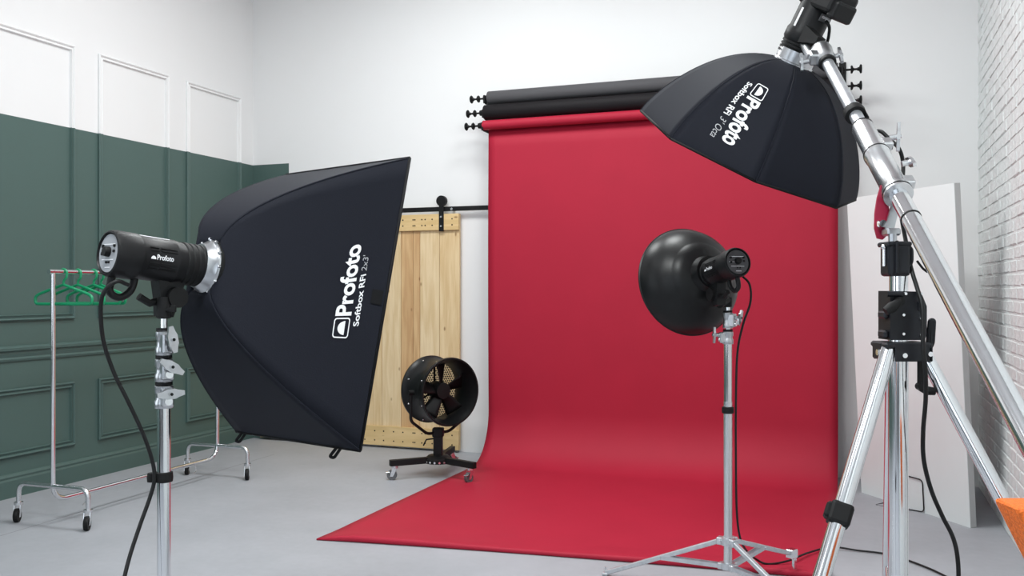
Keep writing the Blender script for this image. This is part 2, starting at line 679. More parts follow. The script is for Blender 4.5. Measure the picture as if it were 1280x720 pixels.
# ------------------------------------------------------------------ sliding barn door and its track
door = MB()
DX0, DX1, DZ0, DZ1 = -5.236, -3.190, 0.022, 2.072
d1 = struct('door_1', MB().box(((DX0 + DX1) / 2, YB - 0.022, (DZ0 + DZ1) / 2), (DX1 - DX0 - 0.02, 0.012, DZ1 - DZ0 - 0.02)), M['pine_batten'])
xs = [DX1]
widths = [0.192, 0.190, 0.068, 0.118, 0.192, 0.190, 0.192, 0.190, 0.192, 0.190, 0.192, 0.19]
kinds = [0, 2, 1, 1, 2, 0, 2, 0, 1, 0, 2, 0]
x1 = DX1
for w, k in zip(widths, kinds):
    x0 = max(DX0, x1 - w)
    if x1 - x0 > 0.02:
        p = MB().box(((x0 + x1) / 2, YB - 0.040, (DZ0 + DZ1) / 2), (x1 - x0 - 0.003, 0.026, DZ1 - DZ0), bevel=0.002)
        obj('plank', p, M['pine'][k], d1)
    x1 = x0
for (z0, z1) in ((1.930, 2.072), (0.022, 0.195)):
    bt = obj('batten', MB().box(((DX0 + DX1) / 2, YB - 0.064, (z0 + z1) / 2), (DX1 - DX0, 0.022, z1 - z0), bevel=0.002), M['pine_batten'], d1)
    sc = MB()
    x1 = DX1
    for w in widths:
        x1 -= w
        for dxx in (0.03, 0.13):
            for zz in (z0 + 0.045, z1 - 0.045):
                if x1 + dxx > DX0:
                    sc.cyl((x1 + dxx, YB - 0.0745, zz), (x1 + dxx, YB - 0.0765, zz), 0.0065, seg=8)
    obj('screw_heads', sc, M['matte_black'], bt, kind='stuff')
track = thing('sliding_door_track', 'black flat steel track mounted on white wall above the pine door', 'rail', (-3.6, YB - 0.06, 2.10))
obj('rail_bar', MB().box((-3.75, YB - 0.058, 2.115), (3.1, 0.008, 0.040), bevel=0.001), M['matte_black'], track)
for bx in (-5.0, -4.42, -3.83, -3.262, -2.70):
    obj('mounting_bolt', MB().cyl((bx, YB, 2.112), (bx, YB - 0.064, 2.112), 0.011, seg=12).cyl((bx, YB - 0.062, 2.112), (bx, YB - 0.072, 2.112), 0.010, 0.007, seg=12), M['chrome_soft'], track, label='steel bolt head on black track')
for hx in (-3.352, -5.02):
    st = obj('hanger_strap', MB().box((hx, YB - 0.080, 2.065), (0.045, 0.006, 0.29), bevel=0.001), M['matte_black'], d1, label='black steel roller strap bolted to the door top')
    obj('roller', MB().cyl((hx, YB - 0.050, 2.185), (hx, YB - 0.088, 2.185), 0.046, seg=24), M['matte_black'], st)
    for zz in (1.965, 2.045):
        obj('bolt', MB().cyl((hx, YB - 0.083, zz), (hx, YB - 0.092, zz), 0.011, 0.008, seg=12), M['chrome_soft'], st)

# ------------------------------------------------------------------ backdrop rolls and their brackets
RX0, RX1 = -2.835, -0.100


def knob_drive(parent, x, y, z, s, shrink=1.0):
    """expanding plug with a wing knob sticking out of a roll end; s = -1 left, +1 right"""
    d = MB()
    d.cyl((x, y, z), (x + s * 0.045, y, z), 0.030, 0.022, seg=16)
    d.cyl((x + s * 0.04, y, z), (x + s * 0.155, y, z), 0.008, seg=10)
    k = obj('roller_drive', d, M['matte_black'], parent)
    w = MB()
    w.lathe([(0.0, 0.0), (0.026, 0.0), (0.030, 0.006), (0.026, 0.014), (0.010, 0.020), (0.010, 0.026), (0.0, 0.026)], (x + s * 0.085, y, z), (s, 0, 0), 14)
    w.lathe([(0.0, 0.0), (0.012, 0.0), (0.014, 0.012), (0.030, 0.018), (0.034, 0.024), (0.028, 0.032), (0.0, 0.034)], (x + s * 0.130, y, z), (s, 0, 0), 14)
    obj('knob', w, M['matte_black'], k)


rolls = ((7.02, 3.004, 0.056, 'charcoal_paper', 'grey_paper', 'charcoal grey background paper roll, topmost of the three wall rolls', RX0),
         (6.99, 2.879, 0.063, 'black_paper', 'black_paper', 'black background paper roll between the charcoal and the red rolls', RX0 - 0.02))
for (ry, rz, rr, nm, mt, lab, x0) in rolls:
    t = thing('background_paper_roll', lab, 'paper roll', ((RX0 + RX1) / 2, ry, rz), 'background paper rolls on the wall')
    b = MB()
    b.lathe([(0.026, 0.004), (rr - 0.002, 0.0), (rr, 0.003), (rr, RX1 - x0 - 0.003), (rr - 0.002, RX1 - x0), (0.026, RX1 - x0 - 0.004)], (x0, ry, rz), (1, 0, 0), 40)
    obj('paper', b, M[mt], t)
    obj('core_tube', MB().cyl((x0 - 0.006, ry, rz), (RX1 + 0.006, ry, rz), 0.028, seg=18), M['grey_paper'], t)
    knob_drive(t, x0, ry, rz, -1)
    knob_drive(t, RX1, ry, rz, 1)

t = thing('red_backdrop', 'wide red seamless paper backdrop unrolled from the lowest wall roll onto the floor', 'backdrop', ((RX0 + RX1) / 2, 6.98, 0.0), 'background paper rolls on the wall')
RY, RZ, RR = 6.98, 2.772, 0.040
b = MB()
b.lathe([(0.026, 0.004), (RR, 0.0), (RR, RX1 - RX0 + 0.03), (0.026, RX1 - RX0 + 0.026)], (RX0 - 0.03, RY, RZ), (1, 0, 0), 40)
obj('paper_roll', b, M['red'], t)
obj('core_tube', MB().cyl((RX0 - 0.036, RY, RZ), (RX1 + 0.006, RY, RZ), 0.028, seg=18), M['grey_paper'], t)
knob_drive(t, RX0 - 0.03, RY, RZ, -1)
knob_drive(t, RX1, RY, RZ, 1)
# sheet: hangs behind the roll, sweeps on to the floor, its front edge curls down
prof = []
ys = RY + RR - 0.001
for k in range(14):
    prof.append((ys - 0.012 * math.sin(k / 13 * PI), RZ - (RZ - 0.42) * k / 13))
cr = 0.36
for k in range(1, 15):
    a = PI / 2 * k / 14
    prof.append((ys - cr * (1 - math.cos(a)) ** 1.0, 0.42 - 0.418 * math.sin(a) if False else 0.006 + 0.414 * (1 - math.sin(a))))
nfl = 30
vs, fs = [], []
NU = 40
front = lambda u: 4.425 + 0.270 * u + 0.035 * math.sin(u * PI)
for i in range(NU + 1):
    u = i / NU
    x = RX0 + (RX1 - RX0) * u
    pr = [(y, z) for (y, z) in prof]
    y0 = prof[-1][0]
    y1 = front(u)
    curl = min(1.0, u / 0.06)
    for k in range(1, nfl + 1):
        q = k / nfl
        q = 1 - (1 - q) ** 2.2
        yy = y0 + (y1 - y0) * q
        d = yy - y1
        er = 0.0045 + curl * (0.0105 + 0.0025 * math.sin(9 * u + 0.6))
        if d < er:
            yy = y1 + er
        lift = (2 * er - 0.004) * math.exp(-(max(0.0, d - er) / 0.16) ** 2) if d < 0.7 else 0.0
        pr.append((yy, 0.004 + lift + (0.002 * math.sin(7 * u + 3 * q) if d > 0.3 else 0.0)))
    for k in range(1, 11):
        an = PI * k / 10
        pr.append((y1 + er - er * math.sin(an), er + 0.001 + er * math.cos(an)))
    base = len(vs)
    vs += [(x, y, z) for (y, z) in pr]
m = len(prof) + nfl + 10
for i in range(NU):
    for k in range(m - 1):
        a = i * m + k
        fs.append((a, a + 1, a + m + 1, a + m))
sb = MB()
sb.add(vs, fs, True)
sheet = obj('paper_sheet', sb, M['red'], t)
sol = sheet.modifiers.new('thickness', 'SOLIDIFY')
sol.thickness = 0.0016
sol.offset = 0

for s, bx, lab in ((-1, RX0 - 0.028, 'black wall bracket carrying the left ends of the three paper rolls'), (1, RX1 + 0.028, 'black wall bracket carrying the right ends of the three paper rolls')):
    t = thing('roller_bracket', lab, 'bracket', (bx, YB, 2.9), 'backdrop roller brackets')
    obj('wall_plate', MB().box((bx, YB - 0.006, 2.90), (0.05, 0.012, 0.44), bevel=0.003), M['matte_black'], t)
    for hz, hy in ((3.004, 7.02), (2.879, 6.99), (2.772, 6.98)):
        h = MB()
        h.box((bx, (YB + hy) / 2 + 0.01, hz - 0.036), (0.016, YB - hy + 0.02, 0.022), bevel=0.002)
        h.box((bx, hy - 0.030, hz - 0.012), (0.016, 0.014, 0.068), bevel=0.003)
        h.box((bx, hy + 0.034, hz - 0.012), (0.016, 0.014, 0.068), bevel=0.003)
        obj('hook', h, M['matte_black'], t)

# ------------------------------------------------------------------ white reflector board with wire feet
p1, p2 = Vector((0.057, 6.801, 0)), Vector((0.654, 6.016, 0))
lean = Vector((-0.095, -0.067, 2.045))
ed = (p2 - p1).normalized()
nrm = ed.cross(lean).normalized()
if nrm.x > 0:
    nrm = -nrm
TH = 0.045
t = thing('reflector_board', 'tall white foam board leaning beside the red backdrop in front of the brick wall', 'board', (p1 + p2) / 2)
fr = MB()
fr.add([p1, p2, p2 + lean, p1 + lean], [(0, 1, 2, 3)])
fr.add([p1 - nrm * 0.004, p2 - nrm * 0.004, p2 + lean - nrm * 0.004, p1 + lean - nrm * 0.004], [(3, 2, 1, 0)])
q = [p1, p2, p2 + lean, p1 + lean]
fr.add(q + [w - nrm * 0.004 for w in q], [(i, (i + 1) % 4, 4 + (i + 1) % 4, 4 + i) for i in range(4)])
obj('white_face', fr, M['board'], t)
co = MB()
q2 = [w - nrm * 0.004 for w in q]
co.add(q2 + [w - nrm * TH for w in q], [(0, 1, 2, 3), (7, 6, 5, 4)] + [(i, (i + 1) % 4, 4 + (i + 1) % 4, 4 + i) for i in range(4)])
obj('foam_core', co, M['board_edge'], t, label='foam edge of the board with its shade painted in grey')
t = thing('wire_foot', 'thin bent black wire foot holding the base of the white board', 'wire foot', (0.24, 6.45, 0))
n2 = nrm
base = p1 + ed * 0.30
base2 = p1 + ed * 0.61
up = Vector((0, 0, 0.21))
g0 = Vector((0, 0, 0.006))
tilt = Vector((lean.x, lean.y, 0)) * 0.21 / 2.05
apex = p1 + ed * 0.333 + n2 * 0.160
w = rounded([base + n2 * 0.006 + g0, base + n2 * 0.006 + up + tilt, base2 + n2 * 0.006 + up + tilt, base2 + n2 * 0.006 + g0, base2 + n2 * 0.02 - ed * 0.05 + g0, apex + g0, base + n2 * 0.008 + g0], 0.03)
obj('wire', MB().tube(w, 0.0038, 8), M['matte_black'], t)


# ------------------------------------------------------------------ casters and stands
def caster(parent, x, y, top, r, ang, wheel_mat=None, brake=True):
    """swivel caster touching the floor under (x, y); ang = trail direction"""
    wm = wheel_mat or M['wheel']
    dx, dy = math.cos(ang), math.sin(ang)
    wx, wy = x + dx * r * 0.6, y + dy * r * 0.6
    f = MB()
    f.cyl((x, y, top), (x, y, top - 0.018), r * 0.62, seg=14)
    sx, sy = -dy, dx
    for s in (-1, 1):
        c0 = Vector((x + sx * s * 0.017, y + sy * s * 0.017, top - 0.014))
        f.prism([(-r * 0.5, 0), (r * 0.5, 0), (r * 0.95, -(top - 0.014 - r) - 0.012), (r * 0.35, -(top - 0.014 - r) - 0.012)], 0.003, (c0, (dx, dy, 0), (0, 0, 1)))
    if brake:
        f.box((wx + dx * r * 0.75, wy + dy * r * 0.75, r * 1.5), (0.03, 0.03, 0.006), Matrix.Rotation(ang, 3, 'Z'), 0.002)
    c = obj('caster', f, M['chrome_soft'], parent)
    wv = MB()
    ww = 0.013
    wv.lathe([(0.0, -ww * 0.7), (r * 0.55, -ww * 0.8), (r * 0.7, -ww), (r * 0.95, -ww), (r, -ww * 0.6), (r, ww * 0.6), (r * 0.95, ww), (r * 0.7, ww), (r * 0.55, ww * 0.8), (0.0, ww * 0.7)], (wx, wy, r), (sx, sy, 0), 22)
    obj('wheel', wv, wm, c)
    return c


# ------------------------------------------------------------------ clothes rack and hangers
t = thing('clothes_rack', 'chrome garment rack on four casters along the green panelled wall', 'clothes rack', (-4.5, 4.92, 0))
RKX, RY0, RY1 = -4.5, 4.155, 5.665
loop = rounded([(RKX, RY0, 1.53), (RKX, RY0, 0.145), (RKX, RY1, 0.145), (RKX, RY1, 1.53)], 0.11, 8)
obj('tube_frame', MB().tube(loop, 0.0145, 14), M['chrome'], t)
obj('top_rail', MB().tube([(RKX, RY0 - 0.03, 1.522), (RKX, RY1 + 0.03, 1.522)], 0.0150, 14), M['chrome'], t)
for ye in (RY0, RY1):
    u = rounded([(-4.775, ye, 0.112), (-4.775, ye, 0.235), (-4.225, ye, 0.235), (-4.225, ye, 0.112)], 0.085, 7)
    ft = obj('foot_frame', MB().tube(u, 0.0145, 14), M['chrome_soft'], t)
    for cx in (-4.775, -4.225):
        caster(t, cx, ye, 0.118, 0.042, math.radians(300), M['black2'], False)
for yy in (4.40, 5.42):
    hk = MB()
    hk.tube(rounded([(RKX, yy, 0.133), (RKX + 0.005, yy, 0.085), (RKX + 0.03, yy - 0.05, 0.080)], 0.012), 0.0035, 8)
    obj('shelf_hook', hk, M['chrome_soft'], t)


def hanger(loc, rz, label):
    t = thing('clothes_hanger', label, 'hanger', loc, 'green hangers on the rack')
    R = Matrix.Rotation(rz, 4, 'Z')
    R.translation = Vector(loc)
    b = MB()
    b.M = R
    W, zt, zb = 0.205, -0.075, -0.188
    body = rounded([(0, 0, zt + 0.005), (W - 0.03, 0, zb + 0.062), (W, 0, zb + 0.045), (W, 0, zb), (-W, 0, zb), (-W, 0, zb + 0.045), (-W + 0.03, 0, zb + 0.062), (0, 0, zt + 0.005)], 0.035, 5)
    b.tube(body[:-1], 0.0092, 10, closed=True)
    obj('hanger_body', b, M['hanger'], t)
    h = MB()
    h.M = R
    pts = [(0, 0, zt), (0.003, 0, zt + 0.03), (0.020, 0, -0.028)]
    for k in range(0, 9):
        a = math.radians(-20 + 200 * k / 8)
        pts.append((0.0245 * math.cos(a), 0, 0.0 + 0.0245 * math.sin(a)))
    h.tube(spline(pts, 3), 0.0075, 9)
    obj('hook', h, M['hanger'], t)
    return t


for (hy, rz, lab) in ((4.235, 0.10, 'green plastic hanger, nearest the rack post with its shoulder left of it'),
                      (4.345, 0.02, 'green plastic hanger, second along the rail from the rack post'),
                      (4.470, 0.06, 'green plastic hanger, third along the rail from the rack post'),
                      (4.530, -0.03, 'green plastic hanger, farthest along the rail, half hidden by the flash head')):
    hanger((RKX - 0.002, hy, 1.515), rz, lab)


# ------------------------------------------------------------------ studio flash heads
def control_panel(parent, Mx, r, mat, dial=True):
    """round rear panel in the plane y = 0 of Mx, facing -y"""
    b = MB()
    b.M = Mx
    b.lathe([(0.0, -0.001), (r, -0.001), (r, 0.006)], (0, 0, 0), (0, 1, 0), 32)
    p = obj('control_panel', b, mat, parent, label='round rear control panel with a dial')
    d = MB()
    d.M = Mx
    d.lathe([(0.0, -0.016), (r * 0.22, -0.016), (r * 0.26, -0.012), (r * 0.27, 0.0)], (0, 0, 0.004), (0, 1, 0), 20)
    obj('dial', d, M['black2'], p)
    k = MB()
    k.M = Mx
    for (x, z, w, h) in ((-0.62, 0.30, 0.17, 0.17), (-0.62, -0.10, 0.17, 0.17), (0.58, 0.30, 0.15, 0.14), (0.58, 0.02, 0.15, 0.14), (0.16, -0.55, 0.10, 0.12), (-0.10, -0.55, 0.10, 0.12)):
        k.box((x * r, -0.003, z * r + 0.004), (w * r, 0.005, h * r), bevel=0.001)
    obj('button_set', k, M['black2'], p, kind='stuff')
    q = MB()
    q.M = Mx
    for (x, z, w, h) in ((-0.05, 0.46, 1.3, 0.04), (-0.05, -0.34, 1.2, 0.035), (-0.55, 0.02, 0.5, 0.03), (0.0, -0.74, 0.5, 0.04)):
        q.box((x * r, -0.0015, z * r), (w * r, 0.001, h * r))
    obj('panel_print', q, M['print'], p, kind='stuff')
    return p


def flash_head(loc, axis, length, r, label, cat_group, panel_mat, up=(0, 0, 1), text_side=1, stand_drop=0.13, handle=True, textw=0.050):
    """cylindrical monolight; loc = centre of the rear cap, axis = beam direction"""
    t = thing('flash_head', label, 'flash head', loc, cat_group)
    R = frame(axis, up)
    Mx = place(R, loc)
    L = length
    b = MB()
    b.M = Mx
    b.lathe([(r * 0.86, 0.004), (r * 0.86, -0.002), (r * 0.93, -0.012), (r * 1.0, -0.010), (r * 1.05, 0.0), (r * 1.05, L * 0.20), (r * 1.02, L * 0.235), (r * 0.99, L * 0.245), (r * 0.99, L * 0.56), (r * 1.03, L * 0.585), (r * 1.03, L * 0.60), (r * 0.97, L * 0.66), (r * 0.95, L * 0.70)], (0, 0, 0), (0, 1, 0), 40)
    body = obj('body', b, M['black'], t)
    c = MB()
    c.M = Mx
    pr = [(r * 0.95, L * 0.695)]
    y = L * 0.70
    for k in range(4):
        pr += [(r * 1.0, y + 0.002), (r * 1.0, y + L * 0.042), (r * 0.955, y + L * 0.046), (r * 0.955, y + L * 0.056)]
        y += L * 0.060
    pr += [(r * 0.98, L * 0.95), (r * 0.90, L * 0.965), (0.0, L * 0.965)]
    c.lathe(pr, (0, 0, 0), (0, 1, 0), 40)
    obj('zoom_collar', c, M['black2'], t, label='ribbed black rubber mounting collar')
    Mp = place(R, Vector(loc) + R @ Vector((0, -0.006, 0)))
    control_panel(t, Mp, r * 0.85, panel_mat)
    # top scale strip
    s = MB()
    s.M = Mx
    s.box((0.0, L * 0.41, r * 0.985), (0.012, L * 0.33, 0.004), bevel=0.001)
    obj('scale_strip', s, M['print'], t, label='pale scale strip along the top')
    # cooling slots and lettering on the side facing the room
    v = MB()
    v.M = Mx
    for k, a in enumerate((28, 20, -14, -22, -30)):
        aa = math.radians(a)
        for yy in (0.33, 0.44, 0.53):
            v.box((text_side * r * 0.992 * math.cos(aa), L * yy, r * 0.992 * math.sin(aa)), (0.004, L * 0.085, 0.0035), Matrix.Rotation(-text_side * aa, 3, 'Y'))
    obj('cooling_slots', v, M['matte_black'], body, kind='stuff')
    tx = MB()

    def wrap(y0, yw, h, z0):
        def fn(x, y):
            yy = y0 + (yw * x if text_side > 0 else yw * (1 - x))
            aa = (z0 + y * h) / r
            return Mx @ Vector((text_side * (r * 0.99 + 0.0015) * math.cos(aa), yy, (r * 0.99 + 0.0015) * math.sin(aa)))
        return fn
    tx_h = 0.014
    if text_side > 0:
        map2d(tx, text2d('Profoto', 0.025), wrap(L * 0.35, textw, tx_h, -0.004))
        map2d(tx, logo_icon(False), wrap(L * 0.35 - 0.018, 0.015, 0.012, -0.004))
    else:
        map2d(tx, text2d('Profoto', 0.025), wrap(L * 0.34, textw, tx_h, -0.004))
        map2d(tx, logo_icon(False), wrap(L * 0.34 + textw + 0.003, 0.015, 0.012, -0.004))
    obj('lettering', tx, M['print'], body, label='white maker lettering on the black body')
    if handle:
        h = MB()
        h.M = Mx
        h.tube(rounded([(0, 0.010, -r * 0.95), (0, 0.004, -r * 1.72), (0, L * 0.13, -r * 1.95), (0, L * 0.24, -r * 1.55), (0, L * 0.26, -r * 0.95)], 0.03), 0.0105, 10)
        obj('rear_handle', h, M['black'], t)
    # tilt bracket
    k = MB()
    k.M = Mx
    k.prism([(-0.040, 0), (0.045, 0), (0.030, -0.055), (0.018, -0.105), (-0.018, -0.105), (-0.026, -0.055)], 0.046, ((-0.023, L * 0.60, -r * 0.86), (0, 1, 0), (0, 0, 1)))
    obj('tilt_bracket', k, M['black'], t)
    k2 = MB()
    k2.M = Mx
    k2.cyl((-0.036, L * 0.66, -r * 1.62), (0.042, L * 0.66, -r * 1.62), 0.030, seg=22)
    k2.tube([(0, L * 0.60, -r * 1.7), (0, L * 0.44, -r * 2.0), (0, L * 0.32, -r * 1.75)], 0.011, 10)
    obj('tilt_lock', k2, M['black2'], t)
    return t, R


# left flash head
HL_R, HL_A = Vector((-1.9070, 1.9550, 1.5170)), Vector((0.327, 0.939, -0.110))
hl, HLR = flash_head(HL_R, HL_A, 0.288, 0.0625, 'black flash head with grey rear panel on the left chrome stand behind the large softbox', 'studio flash heads', M['panel'])

# mid flash head (pointing to the backdrop)
HM_R, HM_A = Vector((-0.477, 4.092, 1.536)), Vector((-0.615, 0.762, -0.200))
hm, HMR = flash_head(HM_R, HM_A, 0.30, 0.064, 'black flash head seen from behind in front of the red backdrop, carrying the round dish', 'studio flash heads', M['panel_dark'], text_side=-1)


# ------------------------------------------------------------------ softboxes
def cub(p, a, b, c, t):
    return p * ((1 - t) ** 3) + a * (3 * t * (1 - t) ** 2) + b * (3 * t * t * (1 - t)) + c * t ** 3


class Box:
    def __init__(s, ring, axis, centre, corners, r0, A, B, b2, e2):
        s.R, s.a, s.C, s.V = Vector(ring), Vector(axis), Vector(centre), [Vector(c) for c in corners]
        s.r0, s.A, s.B, s.b2, s.e2 = r0, A, B, b2, e2

    def ridge(s, k, t):
        c = s.V[k % len(s.V)]
        e = (c - s.C).normalized()
        p = s.R + e * s.r0
        return cub(p, p + e * s.A + s.a * s.B, c - s.a * s.b2 + e * s.e2, c, t)

    def S(s, k, u, v, sag=0.0):
        p = s.ridge(k, v) * (1 - u) + s.ridge(k + 1, v) * u
        if sag:
            n = (s.S(k, u, min(1, v + 0.01)) - s.S(k, u, max(0, v - 0.01))).cross(s.ridge(k + 1, v) - s.ridge(k, v))
            if n.length > 1e-9:
                n.normalize()
                mid = (p - (s.R + s.a * 0.2))
                if n.dot(mid) < 0:
                    n = -n
                w = (s.ridge(k + 1, v) - s.ridge(k, v)).length
                p = p - n * (sag * w * 4 * u * (1 - u) * math.sin(PI * min(1, v * 1.02)) ** 0.7)
        return p


def panels(bx, parent, sag, nu=14, nv=26):
    n = len(bx.V)
    out = []
    for k in range(n):
        vs = [bx.S(k, i / nu, j / nv, sag) for j in range(nv + 1) for i in range(nu + 1)]
        fs = [(j * (nu + 1) + i, j * (nu + 1) + i + 1, (j + 1) * (nu + 1) + i + 1, (j + 1) * (nu + 1) + i) for j in range(nv) for i in range(nu)]
        m = MB()
        m.add(vs, fs, True)
        o = obj('fabric_panel', m, M['fabric'], parent)
        md = o.modifiers.new('thickness', 'SOLIDIFY')
        md.thickness = 0.003
        md.offset = -1 if False else 0
        out.append(o)
        sm = MB()
        sm.tube([bx.ridge(k, j / 30) for j in range(31)], 0.0028, 6)
        obj('seam_piping', sm, M['fabric'], parent)
        hm_ = MB()
        hm_.tube([bx.ridge(k, 1.0), bx.ridge(k + 1, 1.0)], 0.0055, 8)
        obj('front_hem', hm_, M['fabric_edge'], parent)
    inset = [bx.C + (c - bx.C) * 0.90 - bx.a * 0.030 for c in bx.V]
    d = MB()
    d.add(inset, [tuple(range(n))])
    obj('front_diffuser', d, M['diffuser'], parent, label='white diffusion cloth across the front')
    return out


def speed_ring(parent, c, axis, r, n=12, back=0.030, catches=True):
    b = MB()
    b.lathe([(r * 0.86, -back), (r * 0.97, -back), (r * 0.97, -0.008), (r * 1.03, -0.004), (r * 1.03, 0.012), (r * 0.86, 0.014)] if not catches else [(r * 0.70, -back), (r * 0.80, -back), (r * 0.88, -0.012), (r * 0.97, -0.006), (r * 1.02, 0.0), (r * 1.02, 0.010), (r * 0.92, 0.014), (r * 0.70, 0.010)], c, axis, 40)
    g = obj('speed_ring', b, M['alu'], parent, label='silver ring between head and fabric')
    if not catches:
        return g
    rim = MB()
    rim.lathe([(r * 1.00, 0.002), (r * 1.07, 0.002), (r * 1.09, 0.008), (r * 1.07, 0.016), (r * 1.00, 0.016)], c, axis, 40)
    obj('ring_rim', rim, M['matte_black'], g, label='black outer rim of the ring')
    a = Vector(axis).normalized()
    x = a.orthogonal().normalized()
    y = a.cross(x)
    s = MB()
    for k in range(n):
        an = 2 * PI * (k + 0.5) / n
        e = x * math.cos(an) + y * math.sin(an)
        p = Vector(c) + e * (r * 1.04) - a * 0.003
        s.box(p, (0.010, 0.012, 0.008), Matrix((e, a, e.cross(a))).transposed(), 0.003)
    obj('ring_catches', s, M['chrome_soft'], g, kind='stuff')
    return g


def softbox_print(bx, k, O, E, T, line2, outl2, parent, x2, x3):
    """lettering placed on panel k: O start of the baseline, E its end, T the cap line above O, in (u, v) of the panel"""
    def fn(x0, xw, y0, yh):
        def g(x, y):
            X = x0 + x * xw
            Y = y0 + y * yh
            u = O[0] + (E[0] - O[0]) * X + (T[0] - O[0]) * Y
            v = O[1] + (E[1] - O[1]) * X + (T[1] - O[1]) * Y
            p = bx.S(k, u, v, bx.sag)
            du = bx.S(k, u + 0.01, v, bx.sag) - bx.S(k, u - 0.01, v, bx.sag)
            dv = bx.S(k, u, v + 0.01, bx.sag) - bx.S(k, u, v - 0.01, bx.sag)
            nn = du.cross(dv).normalized()
            if nn.dot(p - (bx.R + bx.a * 0.25)) < 0:
                nn = -nn
            return p + nn * 0.0042
        return g
    m = MB()
    map2d(m, logo_icon(True), fn(0.0, 0.215, -0.02, 1.04))
    map2d(m, text2d('Profoto', 0.030), fn(0.235, 0.765, 0.0, 0.98))
    obj('lettering', m, M['print'], parent, label='white maker lettering with a dome emblem')
    m2 = MB()
    map2d(m2, text2d(line2, 0.022), fn(x2[0], x2[1], -0.68, 0.40))
    obj('lettering', m2, M['print'], parent, label='small white second line of lettering')
    m3 = MB()
    map2d(m3, text2d(outl2, 0.0, 0.25), fn(x3[0], x3[1], -0.68, 0.40))
    obj('lettering', m3, M['print_grey'], parent, label='small thin outlined size lettering')


# large rectangular softbox
W2, H2 = 0.32, 0.47
sR, sC = Vector((-1.8116, 2.2303, 1.4845)), Vector((-1.6758, 2.6364, 1.3829))
sa, sr, su = Vector((0.3085, 0.9228, -0.2307)), Vector((0.9489, -0.3155, 0.0072)), Vector((0.0662, 0.2212, 0.9730))
corners = [sC + sr * W2 - su * H2, sC + sr * W2 + su * H2, sC - sr * W2 + su * H2, sC - sr * W2 - su * H2]
bx = Box(sR, sa, sC, corners, 0.085, 0.1664, -0.0533, 0.0488, -0.0345)
bx.sag = 0.012
sbt = thing('softbox', 'large black rectangular softbox with white lettering on the left chrome stand', 'softbox', tuple(sR))
pn = panels(bx, sbt, bx.sag)
speed_ring(sbt, sR, (0.40, 0.89, -0.18), 0.082)
softbox_print(bx, 0, (0.3294, 0.7543), (0.6914, 0.7403), (0.3095, 0.6812), 'Softbox RFi', "2x3'", pn[0], (0.12, 0.53), (0.68, 0.18))
vt = MB()
g = [bx.S(0, u, v, bx.sag) for v in (0.853, 0.945) for u in (0.478, 0.528)]
nn = (g[1] - g[0]).cross(g[2] - g[0]).normalized()
if nn.dot(sr) < 0:
    nn = -nn
vt.add([p + nn * 0.004 for p in g], [(0, 1, 3, 2)])
obj('hook_tape', vt, M['fabric_edge'], pn[0], label='black hook tape patch')
for q in (0.06, 0.84):
    c = bx.S(3, q, 0.985)
    d = -su
    tt = sr * 0.02 + sa * 0.01
    lp = MB()
    pts = [c, c + d * 0.034 - tt * 0.9, c + d * 0.036 - tt * 0.2, c + tt * 0.6]
    lp.tube(rounded(pts, 0.02), 0.0050, 8)
    obj('pull_loop', lp, M['fabric_edge'], sbt, label='black webbing pull loop at lower edge')

# octagonal softbox on the boom
oR, oC = Vector((-0.2267, 3.8327, 2.3276)), Vector((-0.4132, 3.9268, 1.9811))
oa, orr, ou = Vector((-0.4609, 0.2325, -0.8564)), Vector((-0.8731, -0.2914, 0.3908)), Vector((0.1587, -0.9279, -0.3374))
corners = [oC + (orr * math.cos(k * PI / 4) + ou * math.sin(k * PI / 4)) * 0.485 for k in range(8)]
ox = Box(oR, oa, oC, corners, 0.08, 0.26, 0.04, 0.05, 0.0)
ox.sag = 0.010
oct_ = thing('octagonal_softbox', 'black eight sided softbox hanging high from the boom arm', 'softbox', tuple(oR))
pn = panels(ox, oct_, ox.sag, 10, 24)
speed_ring(oct_, oR, oa, 0.080, back=0.050, catches=False)
softbox_print(ox, 1, (0.4135, 0.309), (0.482, 0.7595), (0.63, 0.3171), 'Softbox RFi', "3' Octa", pn[1], (0.06, 0.55), (0.665, 0.35))

# flash head of the octagonal softbox: body with a boxy battery at the rear
hoA = oa.copy()
HO_R = oR - hoA * 0.285 + Vector((-0.012, 0, 0.0))
ht = thing('flash_head', 'black flash head with boxy rear battery atop the octagonal softbox on the boom', 'flash head', tuple(HO_R), 'studio flash heads')
Ro = frame(hoA, (0.75, -0.6, 0.0))
Mo = place(Ro, HO_R)
b = MB()
b.M = Mo
L, r = 0.285, 0.068
b.lathe([(0.0, -0.004), (r * 0.8, -0.004), (r * 0.95, 0.0), (r, 0.012), (r, L * 0.50), (r * 1.08, L * 0.54), (r * 1.08, L * 0.66), (r * 0.98, L * 0.70)], (0, 0, 0), (0, 1, 0), 36)
body = obj('body', b, M['black'], ht)
c = MB()
c.M = Mo
pr = []
y = L * 0.69
for k in range(4):
    pr += [(r * 0.95, y + 0.002), (r * 1.02, y + 0.003), (r * 1.02, y + 0.011), (r * 0.95, y + 0.012)]
    y += 0.0135
pr += [(r * 0.95, L * 0.90), (0.0, L * 0.90)]
c.lathe(pr, (0, 0, 0), (0, 1, 0), 36)
obj('zoom_collar', c, M['black2'], ht, label='ribbed black rubber mounting collar')
c = MB()
c.M = Mo
c.box((0.0, 0.012, 0.036), (0.132, 0.090, 0.190), bevel=0.016, seg=2)
c.box((0.0, 0.036, 0.132), (0.110, 0.070, 0.040), bevel=0.012, seg=2)
obj('battery_pack', c, M['black'], ht)
c = MB()
c.M = Mo
c.box((0, 0.078, 0.0685), (0.060, 0.030, 0.006), bevel=0.002)
lp = obj('label_plate', c, M['panel_dark'], ht)
tx = MB()


